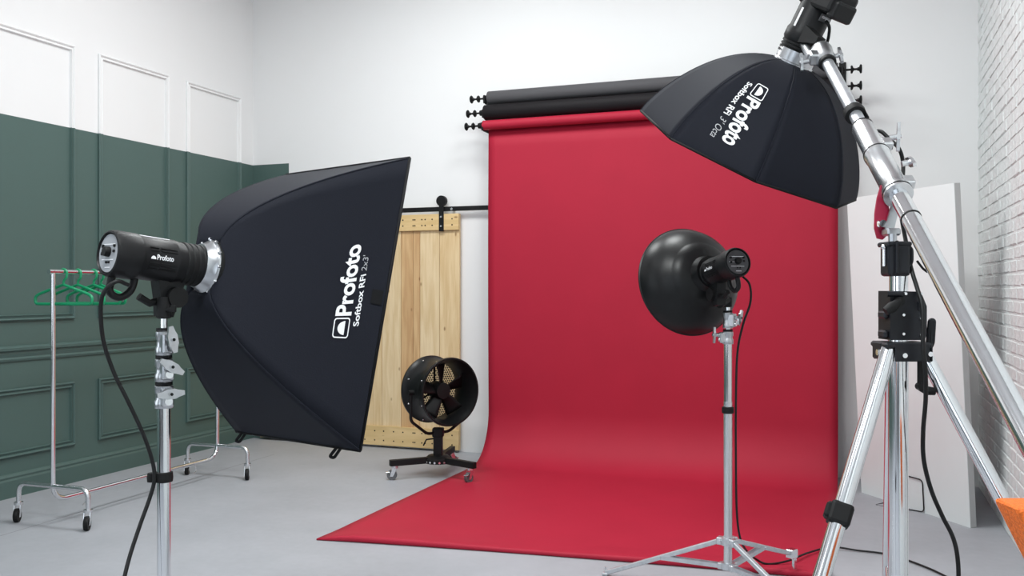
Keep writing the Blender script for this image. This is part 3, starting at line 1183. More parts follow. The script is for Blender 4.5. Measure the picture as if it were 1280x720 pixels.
def fn_o(x, y):
    return Mo @ Vector((-0.024 + 0.048 * x, 0.072 + 0.012 * y, 0.0723))


map2d(tx, text2d('Profoto', 0.02), fn_o)
obj('lettering', tx, M['print'], lp, label='small white maker lettering')
c = MB()
c.M = Mo
c.box((0.0665, 0.13, 0.0), (0.004, 0.12, 0.012), bevel=0.001)
obj('scale_strip', c, M['print'], ht, label='pale scale strip along one side')
c = MB()
c.M = Mo
c.prism([(-0.035, 0), (0.035, 0), (0.022, 0.05), (0.014, 0.09), (-0.014, 0.09), (-0.022, 0.05)], 0.044, ((0.022, L * 0.56, r * 0.8), (0, 1, 0), (0, 0, 1)))
obj('tilt_bracket', c, M['black2'], ht)

# ------------------------------------------------------------------ beauty dish
dA = HM_A.normalized()
dC = Vector((-0.742, 4.420, 1.455))          # centre of the rim
dt = thing('beauty_dish', 'round black beauty dish facing the red backdrop on the middle stand', 'light reflector', tuple(dC))
b = MB()
prof = [(0.045, -0.214), (0.070, -0.215), (0.076, -0.215), (0.080, -0.190), (0.086, -0.172), (0.120, -0.160), (0.148, -0.146), (0.158, -0.134), (0.166, -0.128), (0.192, -0.110), (0.222, -0.080), (0.243, -0.048), (0.256, -0.016), (0.260, 0.0), (0.265, 0.003), (0.265, 0.009), (0.258, 0.009)]
b.lathe(prof, dC, dA, 72)
obj('dish_shell', b, M['gloss_black'], dt)
b = MB()
b.lathe([(0.258, 0.008), (0.250, -0.016), (0.237, -0.046), (0.216, -0.078), (0.186, -0.106), (0.150, -0.132), (0.075, -0.165)], dC, dA, 72)
obj('dish_lining', b, M['diffuser'], dt, label='white inner lining facing the backdrop')
b = MB()
b.lathe([(0.0, -0.060), (0.085, -0.060), (0.088, -0.055), (0.085, -0.050), (0.0, -0.050)], dC, dA, 36)
for k in range(3):
    an = 2 * PI * k / 3
    x = dA.orthogonal().normalized()
    y = dA.cross(x)
    e = x * math.cos(an) + y * math.sin(an)
    b.cyl(dC + e * 0.08 - dA * 0.055, dC + e * 0.095 - dA * 0.158, 0.004, seg=8)
obj('deflector', b, M['diffuser'], dt)

# ------------------------------------------------------------------ light stands


def t_handle(b, c, axis, cross, L=0.075):
    """flat cast wing handle: screw axis + blade along cross"""
    a = Vector(axis).normalized()
    x = Vector(cross).normalized()
    c = Vector(c)
    b.cyl(c, c + a * 0.030, 0.009, seg=12)
    z = a.cross(x)
    f = (c + a * 0.022, x, z)
    b.prism([(-L / 2, -0.006), (-L * 0.28, -0.010), (-0.012, -0.014), (0.012, -0.014), (L * 0.28, -0.010), (L / 2, -0.006), (L / 2, 0.006), (L * 0.28, 0.010), (0.012, 0.014), (-0.012, 0.014), (-L * 0.28, 0.010), (-L / 2, 0.006)], 0.010, f)
    b.cyl(c + a * 0.028, c + a * 0.036, 0.007, seg=10)


def clamp_collar(parent, x, y, z0, z1, r, ang, tilt, side=1.0):
    """cast collar with a wing handle"""
    b = MB()
    b.lathe([(r * 0.8, 0), (r * 1.16, 0), (r * 1.24, 0.004), (r * 1.24, 0.020), (r * 1.05, 0.026), (r * 1.05, (z1 - z0) - 0.026), (r * 1.20, (z1 - z0) - 0.020), (r * 1.20, (z1 - z0) - 0.003), (r * 0.8, (z1 - z0))], (x, y, z0), (0, 0, 1), 24)
    d = Vector((math.cos(ang), math.sin(ang), 0))
    s = Vector((-d.y, d.x, 0))
    zm = (z0 + z1) / 2
    b.box(Vector((x, y, zm)) + d * (r * 1.15), (0.030, 0.034, (z1 - z0) * 0.82), Matrix.Rotation(ang, 3, 'Z'), 0.004)
    cc = obj('clamp_collar', b, M['alu'], parent, label='cast aluminium clamp collar')
    h = MB()
    t_handle(h, Vector((x, y, zm + 0.012)) + d * (r * 1.15 + 0.012), d, Vector((0, 0, 1)) * math.sin(tilt) + s * math.cos(tilt))
    obj('wing_handle', h, M['alu'], cc)
    hb = MB()
    hp = Vector((x, y, zm + 0.012)) + d * (r * 1.15 + 0.012 + 0.0355)
    hb.cyl(hp, hp + d * 0.002, 0.0045, seg=10)
    obj('handle_screw', hb, M['matte_black'], cc)
    sc = MB()
    p = Vector((x, y, z0 + 0.022)) + d * (r * 1.15 + 0.010)
    sc.cyl(p, p + d * 0.012, 0.011, seg=12)
    obj('clamp_bolt', sc, M['chrome'], cc)
    rg = MB()
    rg.lathe([(r * 0.9, 0), (r * 1.10, 0), (r * 1.10, 0.008), (r * 0.9, 0.008)], (x, y, z1), (0, 0, 1), 24)
    obj('rubber_ring', rg, M['matte_black'], cc)
    return cc


# left stand
SX, SY = -1.843, 2.087
ls = thing('light_stand', 'tall chrome stand at left carrying the flash head of the large softbox', 'light stand', (SX, SY, 0), 'chrome light stands')
obj('column', MB().cyl((SX, SY, 0.12), (SX, SY, 1.09), 0.0185, seg=28), M['chrome'], ls)
obj('upper_tube', MB().cyl((SX, SY, 1.06), (SX, SY, 1.17), 0.0165, seg=24).cyl((SX, SY, 1.14), (SX, SY, 1.245), 0.015, seg=24), M['chrome'], ls)
obj('spigot', MB().cyl((SX, SY, 1.22), (SX, SY, 1.36), 0.0095, seg=18), M['chrome'], ls)
ANG = math.radians(-32)
clamp_collar(ls, SX, SY, 1.080, 1.146, 0.0215, ANG, math.radians(4))
clamp_collar(ls, SX, SY, 1.156, 1.222, 0.0205, ANG + 0.05, math.radians(-32))
clamp_collar(ls, SX, SY, 1.231, 1.300, 0.0190, ANG + 0.10, math.radians(-80))
for k in range(3):
    a = math.radians(80 + 120 * k)
    e = Vector((math.cos(a), math.sin(a), 0))
    p = Vector((SX, SY, 0.30))
    obj('leg', MB().cyl(p + e * 0.03, p + e * 0.48 - Vector((0, 0, 0.288)), 0.011, seg=14), M['chrome'], ls)
    obj('brace', MB().cyl(Vector((SX, SY, 0.14)) + e * 0.02, p + e * 0.26 - Vector((0, 0, 0.155)), 0.007, seg=10), M['chrome'], ls)
obj('leg_collar', MB().cyl((SX, SY, 0.27), (SX, SY, 0.33), 0.034, seg=20).cyl((SX, SY, 0.11), (SX, SY, 0.15), 0.030, seg=20), M['alu'], ls)
b = MB()
b.lathe([(0.016, 0), (0.021, 0.004), (0.021, 0.040), (0.018, 0.062), (0.0, 0.062)], (SX, SY, 1.335), (0, 0, 1), 20)
b.cyl((SX, SY, 1.36), (SX + 0.050, SY - 0.020, 1.362), 0.006, seg=10)
b.box((SX + 0.052, SY - 0.021, 1.364), (0.016, 0.010, 0.020), bevel=0.002)
obj('stand_adapter', b, M['black2'], hl, label='black socket clamped on the stand spigot')
b = MB()
b.lathe([(0.019, 0), (0.0245, 0.002), (0.0255, 0.012), (0.0245, 0.028), (0.019, 0.030)], (SX, SY, 0.868), (0, 0, 1), 22)
b.lathe([(0.0, 0), (0.013, 0.001), (0.014, 0.014), (0.012, 0.026), (0.0, 0.027)], (SX - 0.032, SY - 0.012, 0.868), (0, 0, 1), 14)
obj('cable_strap', b, M['black2'], ls, label='black hook and loop strap holding the cable')

# middle stand
MX, MY = -0.540, 4.283
ms = thing('light_stand', 'slim silver stand with folding legs in front of the red backdrop', 'light stand', (MX, MY, 0), 'chrome light stands')
obj('column', MB().cyl((MX, MY, 0.14), (MX, MY, 0.90), 0.0200, seg=24), M['chrome_soft'], ms)
obj('upper_tube', MB().cyl((MX, MY, 0.86), (MX, MY, 1.19), 0.0185, seg=24), M['chrome'], ms)
obj('spigot', MB().cyl((MX, MY, 1.18), (MX, MY, 1.36), 0.0105, seg=16), M['chrome'], ms)
ang2 = math.radians(200)
clamp_collar(ms, MX, MY, 1.165, 1.225, 0.0205, ang2, math.radians(80))
clamp_collar(ms, MX, MY, 1.238, 1.312, 0.0190, math.radians(-20), math.radians(60))
b = MB()
b.lathe([(0.016, 0), (0.020, 0.003), (0.020, 0.045), (0.0, 0.06)], (MX, MY, 1.335), (0, 0, 1), 18)
b.cyl((MX, MY, 1.37), HM_R + HMR @ Vector((0, 0.18, -0.15)), 0.018, 0.022, seg=14)
obj('stand_adapter', b, M['black2'], hm, label='black socket clamped on the stand spigot')
b = MB()
b.lathe([(0.020, 0), (0.027, 0.002), (0.028, 0.014), (0.027, 0.030), (0.020, 0.032)], (MX, MY, 0.845), (0, 0, 1), 22)
obj('cable_strap', b, M['black2'], ms, label='black hook and loop strap round the column')
for zz, rr in ((0.252, 0.034), (0.140, 0.032)):
    obj('leg_collar', MB().lathe([(0.02, 0), (rr, 0), (rr, 0.030), (0.02, 0.030)], (MX, MY, zz - 0.012), (0, 0, 1), 18), M['galv'], ms)
for (fx, fy, cut) in ((-1.148, 4.39, 0.0), (-0.285, 4.695, 0.10), (-0.120, 3.95, 0.0)):
    f = Vector((fx, fy, 0.012 + cut))
    e = (Vector((fx, fy, 0)) - Vector((MX, MY, 0))).normalized()
    top = Vector((MX, MY, 0.255)) + e * 0.035
    side = e.cross(Vector((0, 0, 1)))
    dirv = (f - top)
    R = frame(dirv)
    lg = obj('leg', MB().box(top + dirv * 0.5, (0.022, dirv.length, 0.022), R, 0.003), M['galv'], ms)
    mid = top + dirv * 0.5
    lo = Vector((MX, MY, 0.140)) + e * 0.030
    dv = mid - lo
    for s in (-1, 1):
        obj('brace', MB().box(lo + dv * 0.5 + side * s * 0.013, (0.004, dv.length, 0.020), frame(dv)), M['galv'], ms)
    bm_ = MB()
    bm_.box(top, (0.040, 0.030, 0.034), frame(e), 0.004)
    bm_.box(lo, (0.040, 0.030, 0.030), frame(e), 0.004)
    bm_.cyl(top - side * 0.026, top + side * 0.026, 0.006, seg=8)
    bm_.cyl(mid - side * 0.022, mid + side * 0.022, 0.005, seg=8)
    obj('hinge', bm_, M['galv'], ms)
    if cut:
        k = MB()
        k.box(f + e * 0.005, (0.040, 0.050, 0.044), frame(e), 0.004)
        k.box(f + e * 0.025 - Vector((0, 0, 0.055)), (0.014, 0.022, 0.115), frame(e), 0.002)
        obj('leveller', k, M['chrome'], ms, label='bright levelling foot on the far leg')
    else:
        k = MB()
        k.box(f - Vector((0, 0, 0.004)), (0.028, 0.03, 0.014), frame(e), 0.003)
        k.cyl(f + Vector((0, 0, 0.0)), f + Vector((0, 0, 0.030)), 0.005, seg=8)
        obj('foot_tip', k, M['galv'], ms)

# ------------------------------------------------------------------ crank-up boom stand
BX, BY = 0.1231, 2.8543
bs = thing('boom_stand', 'heavy chrome tripod stand with black crank head carrying the boom at right', 'light stand', (BX, BY, 0))
VR = Vector((math.cos(YAW), math.sin(YAW), 0))     # sideways and depth directions of the crank housing
VD = Vector((-math.sin(YAW), math.cos(YAW), 0))
RB = Matrix((VR, VD, Vector((0, 0, 1)))).transposed()


def bp(x, y, z):
    return Vector((BX, BY, 0)) + VR * x + VD * y + Vector((0, 0, z))


obj('column', MB().cyl(bp(0, 0, 0.22), bp(0, 0, 1.30), 0.0275, seg=32), M['chrome'], bs)
obj('inner_column', MB().cyl(bp(0.001, 0, 1.26), bp(0.001, 0, 1.50), 0.0255, seg=32), M['chrome'], bs)
b = MB()
b.M = Matrix.Translation(Vector((BX, BY, 0))) @ RB.to_4x4()
b.box((-0.009, 0, 1.506), (0.064, 0.070, 0.100), bevel=0.010, seg=2)
b.box((-0.011, 0, 1.548), (0.072, 0.074, 0.014), bevel=0.004)
b.box((-0.020, -0.038, 1.510), (0.008, 0.010, 0.095), bevel=0.002)
b.tube(rounded([(0.020, -0.01, 1.545), (0.034, -0.01, 1.535), (0.034, -0.01, 1.495), (0.020, -0.01, 1.480)], 0.01), 0.006, 8)
hd = obj('top_socket', b, M['navyblack'], bs)
b = MB()
b.M = Matrix.Translation(Vector((BX, BY, 0))) @ RB.to_4x4()
b.cyl((-0.046, -0.012, 1.485), (-0.046, -0.012, 1.537), 0.006, seg=12)
b.sphere((-0.047, -0.012, 1.540), 0.0085)
obj('locking_pin', b, M['chrome'], hd)
b = MB()
b.M = Matrix.Translation(Vector((BX, BY, 0))) @ RB.to_4x4()
b.tube([(0.045, -0.02, 1.500), (0.062, -0.02, 1.478), (0.075, -0.02, 1.468)], 0.0035, 8)
obj('release_lever', b, M['black2'], hd)
b = MB()
b.M = Matrix.Translation(Vector((BX, BY, 0))) @ RB.to_4x4()
b.prism([(-0.041, 1.274), (0.057, 1.274), (0.063, 1.290), (0.063, 1.370), (0.046, 1.412), (-0.041, 1.414)], 0.085, ((0, 0.042, 0), (1, 0, 0), (0, 0, 1)))
b.cyl((-0.052, -0.046, 1.405), (-0.006, -0.046, 1.405), 0.008, seg=12)
b.box((-0.048, -0.01, 1.345), (0.014, 0.05, 0.022), bevel=0.005)
b.box((-0.048, -0.01, 1.290), (0.014, 0.05, 0.022), bevel=0.005)
b.box((0.044, -0.046, 1.372), (0.014, 0.012, 0.024), bevel=0.002)
cr_ = obj('crank_housing', b, M['navyblack'], bs)
b = MB()
b.M = Matrix.Translation(Vector((BX, BY, 0))) @ RB.to_4x4()
for (x, z) in ((0.000, 1.406), (0.044, 1.406), (-0.006, 1.346), (0.044, 1.336), (-0.006, 1.292), (0.044, 1.290)):
    b.cyl((x, -0.044, z), (x, -0.052, z), 0.006, 0.004, seg=10)
obj('rivet_heads', b, M['chrome'], cr_, kind='stuff')
b = MB()
b.M = Matrix.Translation(Vector((BX, BY, 0))) @ RB.to_4x4()
b.tube([(-0.020, -0.06, 1.385), (-0.048, -0.07, 1.368), (-0.066, -0.07, 1.356)], 0.0, 12, radii=[0.010, 0.016, 0.012])
b.cyl((-0.020, -0.04, 1.385), (-0.020, -0.066, 1.385), 0.012, seg=12)
obj('brake_knob', b, M['black2'], cr_)
b = MB()
b.M = Matrix.Translation(Vector((BX, BY, 0))) @ RB.to_4x4()
b.box((0.008, 0, 1.2585), (0.135, 0.115, 0.018), bevel=0.006)
b.box((0.016, -0.056, 1.240), (0.098, 0.006, 0.052), bevel=0.002)
b.box((0.072, -0.020, 1.240), (0.006, 0.070, 0.052), bevel=0.002)
b.box((-0.058, 0.006, 1.242), (0.006, 0.060, 0.046), bevel=0.002)
b.box((0.0, 0.054, 1.240), (0.100, 0.006, 0.052), bevel=0.002)
br = obj('leg_bracket', b, M['navyblack'], bs)
b = MB()
b.M = Matrix.Translation(Vector((BX, BY, 0))) @ RB.to_4x4()
for (x, z) in ((-0.010, 1.232), (0.062, 1.236)):
    b.cyl((x, -0.058, z), (x, -0.070, z), 0.009, 0.007, seg=12)
b.cyl((-0.058, -0.02, 1.238), (-0.070, -0.02, 1.238), 0.009, seg=12)
obj('bracket_bolts', b, M['chrome'], br, kind='stuff')
# folding crank handle at the right
b = MB()
b.M = Matrix.Translation(Vector((BX, BY, 0))) @ RB.to_4x4()
b.tube(rounded([(0.076, -0.02, 1.262), (0.082, -0.02, 1.330), (0.094, -0.02, 1.330), (0.090, -0.02, 1.262), (0.076, -0.02, 1.240)], 0.01), 0.0062, 8)
b.box((0.085, -0.02, 1.295), (0.012, 0.012, 0.07), bevel=0.003)
obj('crank_arm', b, M['navyblack'], bs)
b = MB()
b.M = Matrix.Translation(Vector((BX, BY, 0))) @ RB.to_4x4()
b.box((0.050, -0.035, 1.180), (0.020, 0.012, 0.085), bevel=0.003)
b.tube([(0.046, -0.040, 1.140), (0.066, -0.040, 1.130), (0.086, -0.040, 1.128)], 0.0, 12, radii=[0.011, 0.013, 0.011])
b.cyl((0.046, -0.052, 1.142), (0.046, -0.028, 1.142), 0.011, seg=14)
obj('crank_grip', b, M['matte_black'], bs)
LEG_TOPS = {}
for nm, (lx, ly), tp, r_ in (('a', (-0.3937, -0.6964), bp(-0.040, -0.030, 1.245), 0.0225), ('b', (0.6599, -0.2334), bp(0.064, -0.010, 1.245), 0.0205), ('c', (-0.0068, 0.75), bp(0.004, 0.050, 1.24), 0.0190)):
    f = Vector((BX + lx, BY + ly, 0.022))
    lg = obj('leg', MB().cyl(tp, f, r_, r_, seg=24), M['chrome'], bs)
    obj('foot', MB().lathe([(0.0, -0.012), (r_ + 0.005, -0.010), (r_ + 0.006, 0.05), (r_, 0.055)], f, tp - f, 20), M['black2'], lg)
    mid = tp + (f - tp) * 0.62
    obj('brace', MB().cyl(bp(0, 0, 0.30) + (mid - bp(0, 0, mid.z)).normalized() * 0.03, mid, 0.011, seg=12), M['chrome'], bs)
    LEG_TOPS[nm] = (tp, f)
obj('brace_collar', MB().lathe([(0.027, 0), (0.042, 0.002), (0.042, 0.046), (0.027, 0.048)], bp(0, 0, 0.275), (0, 0, 1), 24), M['navyblack'], bs)
tp, f = LEG_TOPS['a']
dl = (f - tp).normalized()
cpt = tp + dl * 0.502
b = MB()
Rl = frame(dl, (0, -1, 0))
b.box(cpt, (0.060, 0.062, 0.056), Rl, 0.010, 2)
b.box(cpt + Rl @ Vector((0.030, 0.0, 0.004)), (0.020, 0.044, 0.040), Rl, 0.006)
obj('leg_clamp', b, M['black2'], bs, label='black clamp wrapped on the near left leg')

# ------------------------------------------------------------------ boom arm
bA = Vector((-0.0895, 3.5969, 2.2655))
bd = Vector((0.2314, -0.7541, -0.6147)).normalized()
bt = thing('lighting_boom', 'long chrome boom arm slanting from the octagonal softbox down to the right edge', 'boom', tuple(bA + bd * 1.1))
RBm = frame(bd)


def bo(t_, x=0.0, z=0.0):
    return bA + bd * (t_ * 0.967) + RBm @ Vector((x, 0, z))


obj('inner_tube', MB().cyl(bo(-0.02), bo(0.60), 0.0220, seg=30), M['galv'], bt)
obj('outer_tube', MB().cyl(bo(0.90), bo(2.45), 0.0268, seg=34), M['chrome'], bt)
obj('end_cap', MB().lathe([(0.0, 0.0), (0.030, 0.0), (0.030, 0.03), (0.0, 0.035)], bo(2.44), bd, 24), M['black2'], bt)
b = MB()
b.lathe([(0.022, 0.0), (0.0340, 0.0), (0.0355, 0.006), (0.0355, 0.165), (0.0400, 0.170), (0.0400, 0.195), (0.0380, 0.20), (0.0380, 0.385), (0.0425, 0.392), (0.0425, 0.418), (0.026, 0.420)], bo(0.53), bd, 36)
for t_ in (0.66, 0.90):
    b.box(bo(t_, -0.042, 0.008), (0.034, 0.040, 0.030), RBm, 0.004)
sl = obj('joint_sleeve', b, M['chrome_soft'], bt)
for t_, r1 in ((0.530, 0.0362), (0.715, 0.0408), (0.950, 0.0432)):
    obj('groove_ring', MB().lathe([(r1 - 0.006, -0.002), (r1, -0.002), (r1, 0.003), (r1 - 0.006, 0.003)], bo(t_), bd, 32), M['matte_black'], sl)
h = MB()
t_handle(h, bo(0.635, -0.056, 0.016), RBm @ Vector((-1, 0.1, 0.25)), RBm @ Vector((0.1, 0.75, -0.65)), 0.095)
obj('wing_handle', h, M['chrome_soft'], sl)
h = MB()
t_handle(h, bo(0.800, -0.050, 0.014), RBm @ Vector((-1, -0.1, 0.2)), RBm @ Vector((0.0, 1, 0.3)), 0.070)
obj('wing_handle', h, M['chrome_soft'], sl)
obj('seam_ring', MB().lathe([(0.0266, 0), (0.0285, 0.001), (0.0285, 0.006), (0.0266, 0.007)], bo(1.085), bd, 32), M['matte_black'], bt)
obj('end_ring', MB().lathe([(0.022, 0), (0.031, 0.002), (0.033, 0.012), (0.031, 0.024), (0.022, 0.026)], bo(-0.010), bd, 28), M['black2'], bt, label='black rubber ring at the tip')
b = MB()
b.lathe([(0.022, 0), (0.034, 0.003), (0.036, 0.020), (0.034, 0.036), (0.022, 0.038)], bo(0.405), bd, 28)
b.box(bo(0.445, -0.032, 0.0), (0.004, 0.06, 0.024), RBm, 0.001)
obj('cable_strap', b, M['black2'], bt, label='black hook and loop strap round the arm')
# tip clamp that carries the flash head
b = MB()
b.lathe([(0.0, -0.130), (0.026, -0.127), (0.038, -0.112), (0.041, -0.092), (0.036, -0.060), (0.037, -0.022), (0.032, -0.004), (0.02, 0.0)], bo(0.0), bd, 28)
b.box(bo(-0.045, 0.036, 0.0), (0.045, 0.050, 0.045), RBm, 0.006)
b.cyl(bo(-0.050, 0.05, 0.0), HO_R + hoA * 0.185, 0.016, seg=14)
tc = obj('tip_clamp', b, M['alu'], bt, label='cast aluminium clamp at the upper end')
h = MB()
t_handle(h, bo(-0.030, -0.026, 0.010), RBm @ Vector((-1, 0, 0.2)), RBm @ Vector((0, 1, -0.3)), 0.078)
obj('wing_handle', h, M['alu'], tc)
h = MB()
t_handle(h, bo(-0.030, 0.060, -0.006), RBm @ Vector((1, 0, -0.2)), RBm @ Vector((0.0, 0.8, -0.7)), 0.070)
obj('wing_handle', h, M['alu'], tc)
# pivot bracket between boom and stand: red cheek plate, spigot below
b = MB()
plate = [(-0.030, 1.570), (-0.014, 1.566), (0.000, 1.580), (0.010, 1.620), (0.000, 1.690), (-0.018, 1.730), (-0.030, 1.690), (-0.037, 1.645), (-0.038, 1.600)]
b.prism(plate, -0.008, (bp(0, 0.075, 0), VR, (0, 0, 1)))
pk = obj('pivot_plate', b, M['redmetal'], bt, label='crimson cheek plate of the pivot')
b = MB()
b.cyl(bp(-0.023, 0.05, 1.612), bp(-0.023, 0.095, 1.612), 0.011, seg=14)
b.box(bp(-0.023, 0.066, 1.612), (0.024, 0.012, 0.020), RB, 0.003)
obj('pivot_bolt', b, M['chrome'], pk)
b = MB()
b.cyl(bp(-0.008, 0.02, 1.53), bp(-0.008, 0.02, 1.580), 0.012, seg=18)
b.box(bp(-0.004, 0.040, 1.586), (0.040, 0.05, 0.022), RB, 0.005)
b.prism([(-0.012, 0), (0.016, 0), (0.034, 0.075), (0.012, 0.085)], -0.008, (bp(-0.004, 0.060, 1.590), VR, (0, 0, 1)))
obj('pivot_spigot', b, M['alu'], bt)

# orange counterweight slung on the lower end of the boom
ow = thing('counterweight', 'grainy orange counterweight block at the lower right corner by the boom', 'counterweight', (0.283, 2.135, 0.983))
b = MB()
ax2 = bd
sd = VR
poly_t = [(-0.098, 0.0), (0.12, 0.0), (0.12, 0.24), (-0.098, 0.24)]
bmv = bmesh.new()
bmesh.ops.create_cube(bmv, size=1.0)
hvec = Vector((0, 0, 1))
down = (bd - VD * bd.dot(VD))
down.normalize()
oc0 = Vector((0.283, 2.135, 0.983)) + VR * 0.043 + Vector((0, 0, -0.022))
odn = VR * 0.150 + Vector((0, 0, -0.300))
for v in bmv.verts:
    p = v.co.copy()
    v.co = oc0 + VR * ((p.x + 0.5) * 0.235) + VD * ((p.y + 0.5) * 0.11) + odn * (0.5 - p.z)
bmesh.ops.bevel(bmv, geom=list(bmv.edges), offset=0.014, segments=3, profile=0.5, affect='EDGES')
bmv.verts.index_update()
b.add([v.co.copy() for v in bmv.verts], [[v.index for v in f.verts] for f in bmv.faces], True)
bmv.free()
obj('weight_block', b, M['orange'], ow)
fc = oc0 + VR * 0.066 + Vector((0, 0, -0.052))
b = MB()
b.lathe([(0.0, 0.004), (0.020, 0.004), (0.024, 0.0), (0.024, -0.01)], fc, -VD, 28)
obj('round_patch', b, M['orange_plain'], ow, label='deeper orange round patch')

# ------------------------------------------------------------------ drum fan
FX, FY = -2.945, 6.270
ft = thing('drum_fan', 'black drum fan on a wheeled stand in front of the pine door', 'fan', (FX, FY, 0))
fn_ = Vector((0.8624, -0.5068, 0.0)).normalized()
fs_ = Vector((-fn_.y, fn_.x, 0))
FC = (-2.930, 6.271, 0.650)
FC = Vector(FC)
hl_, rad = 0.145, 0.248
b = MB()
b.lathe([(rad * 0.985, -hl_), (rad + 0.008, -hl_), (rad + 0.010, -hl_ + 0.018), (rad, -hl_ + 0.028), (rad - 0.022, -hl_ + 0.070), (rad - 0.028, 0.0), (rad - 0.022, hl_ - 0.070), (rad, hl_ - 0.028), (rad + 0.010, hl_ - 0.018), (rad + 0.008, hl_), (rad * 0.985, hl_), (rad - 0.010, hl_ - 0.02), (rad - 0.036, hl_ - 0.07), (rad - 0.038, 0.0), (rad - 0.036, -hl_ + 0.07), (rad - 0.010, -hl_ + 0.02), (rad * 0.985, -hl_)], FC, fn_, 64)
dr = obj('drum', b, M['gloss_black'], ft)
b = MB()
b.lathe([(0.0, -0.09), (0.055, -0.09), (0.068, -0.07), (0.068, 0.02), (0.060, 0.05), (0.0, 0.055)], FC, fn_, 28)
hub = obj('motor_hub', b, M['matte_black'], ft)
fz = Vector((0, 0, 1))
for k in range(5):
    a = math.radians(20 + 72 * k)
    e = fs_ * math.cos(a) + fz * math.sin(a)
    tq = fs_ * -math.sin(a) + fz * math.cos(a)
    vs = []
    for j in range(7):
        rr = 0.055 + (rad - 0.045 - 0.055) * j / 6
        w = 0.040 + 0.028 * j / 6
        tw = math.radians(42 - 14 * j / 6)
        for i in range(5):
            s = (i / 4 - 0.5) * 2 * w
            vs.append(FC + fn_ * 0.015 + e * rr + tq * (s * math.cos(tw)) + fn_ * (s * math.sin(tw) + 0.006 * (1 - (s / w) ** 2)))
    fs = [(j * 5 + i, j * 5 + i + 1, (j + 1) * 5 + i + 1, (j + 1) * 5 + i) for j in range(6) for i in range(4)]
    m_ = MB()
    m_.add(vs, fs, True)
    o = obj('blade', m_, M['matte_black'], ft)
    md = o.modifiers.new('thickness', 'SOLIDIFY')
    md.thickness = 0.004
for k in range(3):
    a = math.radians(90 + 120 * k)
    e = fs_ * math.cos(a) + fz * math.sin(a)
    obj('spider_arm', MB().cyl(FC - fn_ * 0.075 + e * 0.05, FC - fn_ * 0.075 + e * (rad - 0.03), 0.008, seg=8), M['matte_black'], ft)
g = MB()
sp = 0.017
nn = int(rad / sp) + 1
for fam in range(3):
    a = math.radians(60 * fam)
    e = fs_ * math.cos(a) + fz * math.sin(a)
    tq = fs_ * -math.sin(a) + fz * math.cos(a)
    for i in range(-nn, nn + 1):
        d = i * sp
        if abs(d) < rad - 0.012:
            c = math.sqrt((rad - 0.004) ** 2 - d * d)
            g.tube([FC - fn_ * (hl_ - 0.004) + tq * d - e * c, FC - fn_ * (hl_ - 0.004) + tq * d + e * c], 0.0023, 4, caps=False)
obj('rear_mesh_grille', g, M['matte_black'], ft, kind='stuff')
g = MB()
for i in range(1, 2):
    pass
sc = MB()
for k in range(8):
    a = 2 * PI * (k + 0.5) / 8
    e = fs_ * math.cos(a) + fz * math.sin(a)
    for h_ in (-hl_ + 0.055, hl_ - 0.055):
        p = FC + fn_ * h_ + e * (rad - 0.012)
        sc.cyl(p, p + e * 0.010, 0.006, seg=8)
obj('drum_screws', sc, M['chrome_soft'], dr, kind='stuff')
wp = FC - fs_ * 0 + fn_ * -0.02
# side facing the camera: warning tag
tgd = Vector((-0.66, -0.75, -0.10)).normalized()
tgd = (tgd - fn_ * tgd.dot(fn_)).normalized()
tp_ = FC - fn_ * 0.055 + tgd * (rad - 0.024)
b = MB()
b.box(tp_, (0.004, 0.020, 0.036), Matrix((tgd, fn_, tgd.cross(fn_))).transposed())
obj('rating_tag', b, M['tag'], dr, label='small white tag on the drum side')
# yoke, post, base
yk = []
for s in (-1, 1):
    yk.append(FC + fs_ * s * (rad + 0.014))
lowz = 0.330
pts = [yk[0], yk[0] + Vector((0, 0, -0.21)), Vector((FX, FY, lowz)) - fs_ * 0.10, Vector((FX, FY, lowz)) + fs_ * 0.10, yk[1] + Vector((0, 0, -0.21)), yk[1]]
b = MB()
b.tube(rounded(pts, 0.03), 0.0115, 10)
for s in (0, 1):
    b.cyl(yk[s] - fs_ * (0.02 if s else -0.02), yk[s] + fs_ * (0.022 if s else -0.022), 0.020, seg=14)
obj('yoke', b, M['matte_black'], ft)
b = MB()
b.box((FX, FY, 0.240), (0.066, 0.066, 0.20), Matrix.Rotation(0.3, 3, 'Z'), 0.004)
b.box((FX, FY, 0.332), (0.085, 0.075, 0.070), Matrix.Rotation(0.3, 3, 'Z'), 0.010, 2)
obj('post', b, M['matte_black'], ft)
b = MB()
b.tube([(FX - 0.03, FY - 0.02, 0.285), (FX - 0.075, FY - 0.05, 0.280), (FX - 0.095, FY - 0.06, 0.235)], 0.006, 8)
obj('post_handle', b, M['matte_black'], ft)
b = MB()
b.lathe([(0.0, 0.0), (0.105, 0.0), (0.105, 0.03), (0.075, 0.055), (0.0, 0.06)], (FX, FY, 0.105), (0, 0, 1), 20)
hubp = obj('base_hub', b, M['matte_black'], ft)
b = MB()
for k in range(8):
    a = -PI / 2 + YAW + (k - 3.5) * 0.34
    e = Vector((math.cos(a), math.sin(a), 0))
    p = Vector((FX, FY, 0.118)) + e * 0.104
    b.cyl(p, p + e * 0.007, 0.008, seg=8)
obj('hub_bolts', b, M['chrome_soft'], hubp, kind='stuff')
for (cx, cy, an) in ((-3.185, 6.030, 200), (-2.625, 6.150, 250), (-3.02, 6.68, 60)):
    e = Vector((cx - FX, cy - FY, 0))
    Ln = e.length
    e.normalize()
    obj('base_leg', MB().box(Vector((FX, FY, 0.128)) + e * (Ln / 2 + 0.03), (0.042, Ln + 0.02, 0.046), frame(e), 0.003), M['matte_black'], ft)
    caster(ft, cx, cy, 0.106, 0.038, math.radians(an), M['wheel'])

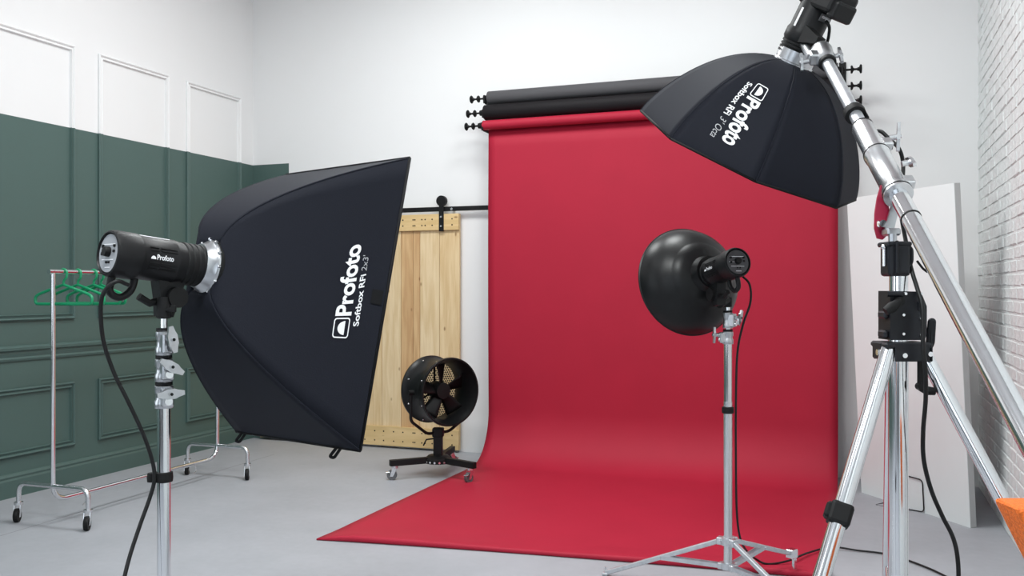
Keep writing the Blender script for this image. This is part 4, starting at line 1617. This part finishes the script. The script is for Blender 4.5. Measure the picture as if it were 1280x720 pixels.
# ------------------------------------------------------------------ cables
def cable(label, pts, r, base):
    b = MB()
    b.tube(spline(pts, 8), r, 10)
    o = obj('power_cable', b, M['cable'], None, origin=base)
    tag(o, label, 'cable')
    return o


cable('thick black cable hanging from the left flash head down the chrome stand',
      [(-1.864, 1.972, 1.431), (-1.870, 1.937, 1.440), (-1.893, 1.918, 1.414), (-1.911, 1.922, 1.368), (-1.920, 1.940, 1.280), (-1.909, 1.966, 1.191), (-1.886, 1.995, 1.107), (-1.861, 2.026, 1.012), (-1.853, 2.051, 0.937), (-1.850, 2.057, 0.884), (-1.857, 2.049, 0.835), (-1.865, 2.014, 0.753), (-1.862, 1.972, 0.675), (-1.850, 1.934, 0.601), (-1.834, 1.897, 0.486), (-1.839, 1.917, 0.307), (-2.02,1.90,0.08), (-2.1,1.7,0.012), (-2.3,1.3,0.012), (-2.2,0.6,0.012)], 0.0056, (-1.95, 2.0, 0))
cable('thin black cable down the slim silver stand and across the red paper',
      [(-0.468, 4.224, 1.478), (-0.435, 4.215, 1.438), (-0.434, 4.237, 1.358), (-0.469, 4.266, 1.259), (-0.498, 4.298, 1.128), (-0.505, 4.296, 0.907), (-0.505, 4.296, 0.612), (-0.501, 4.297, 0.390), (-0.494, 4.364, 0.256), (-0.484, 4.538, 0.150), (-0.456, 4.720, 0.060), (-0.400, 4.743, 0.035), (-0.309, 4.834, 0.035), (-0.222, 5.065, 0.022), (-0.106, 5.242, 0.016), (0.024, 5.252, 0.009), (0.175, 5.230, 0.009), (0.322, 5.090, 0.009), (0.436, 4.912, 0.009), (0.517, 4.694, 0.009), (0.549, 4.347, 0.009)], 0.0052, (-0.5, 4.3, 0))
cable('black cable running along the boom arm and looping from the crank stand to the floor',
      [(-0.111, 3.760, 2.480), (-0.087, 3.747, 2.443), (-0.088, 3.768, 2.409), (-0.098, 3.807, 2.353), (-0.057, 3.652, 2.188), (-0.000, 3.481, 2.030), (0.056, 3.331, 1.959), (0.086, 3.236, 1.939), (0.112, 3.203, 1.906), (0.139, 3.170, 1.869), (0.150, 3.153, 1.820), (0.146, 3.108, 1.754), (0.138, 3.042, 1.664), (0.151, 2.982, 1.555), (0.157, 2.856, 1.480), (0.172, 2.819, 1.418), (0.183, 2.791, 1.366), (0.183, 2.770, 1.267), (0.189, 2.772, 1.189), (0.191, 2.794, 1.109), (0.186, 2.814, 1.016), (0.190, 2.847, 0.931), (0.211, 2.877, 0.842), (0.243, 2.910, 0.761), (0.272, 2.921, 0.699), (0.285, 2.925, 0.634), (0.289, 2.948, 0.534), (0.289, 2.991, 0.284), (0.30, 2.87, 0.06), (0.38, 2.78, 0.012), (0.42, 2.5, 0.012)], 0.0062, (0.2, 2.8, 0))
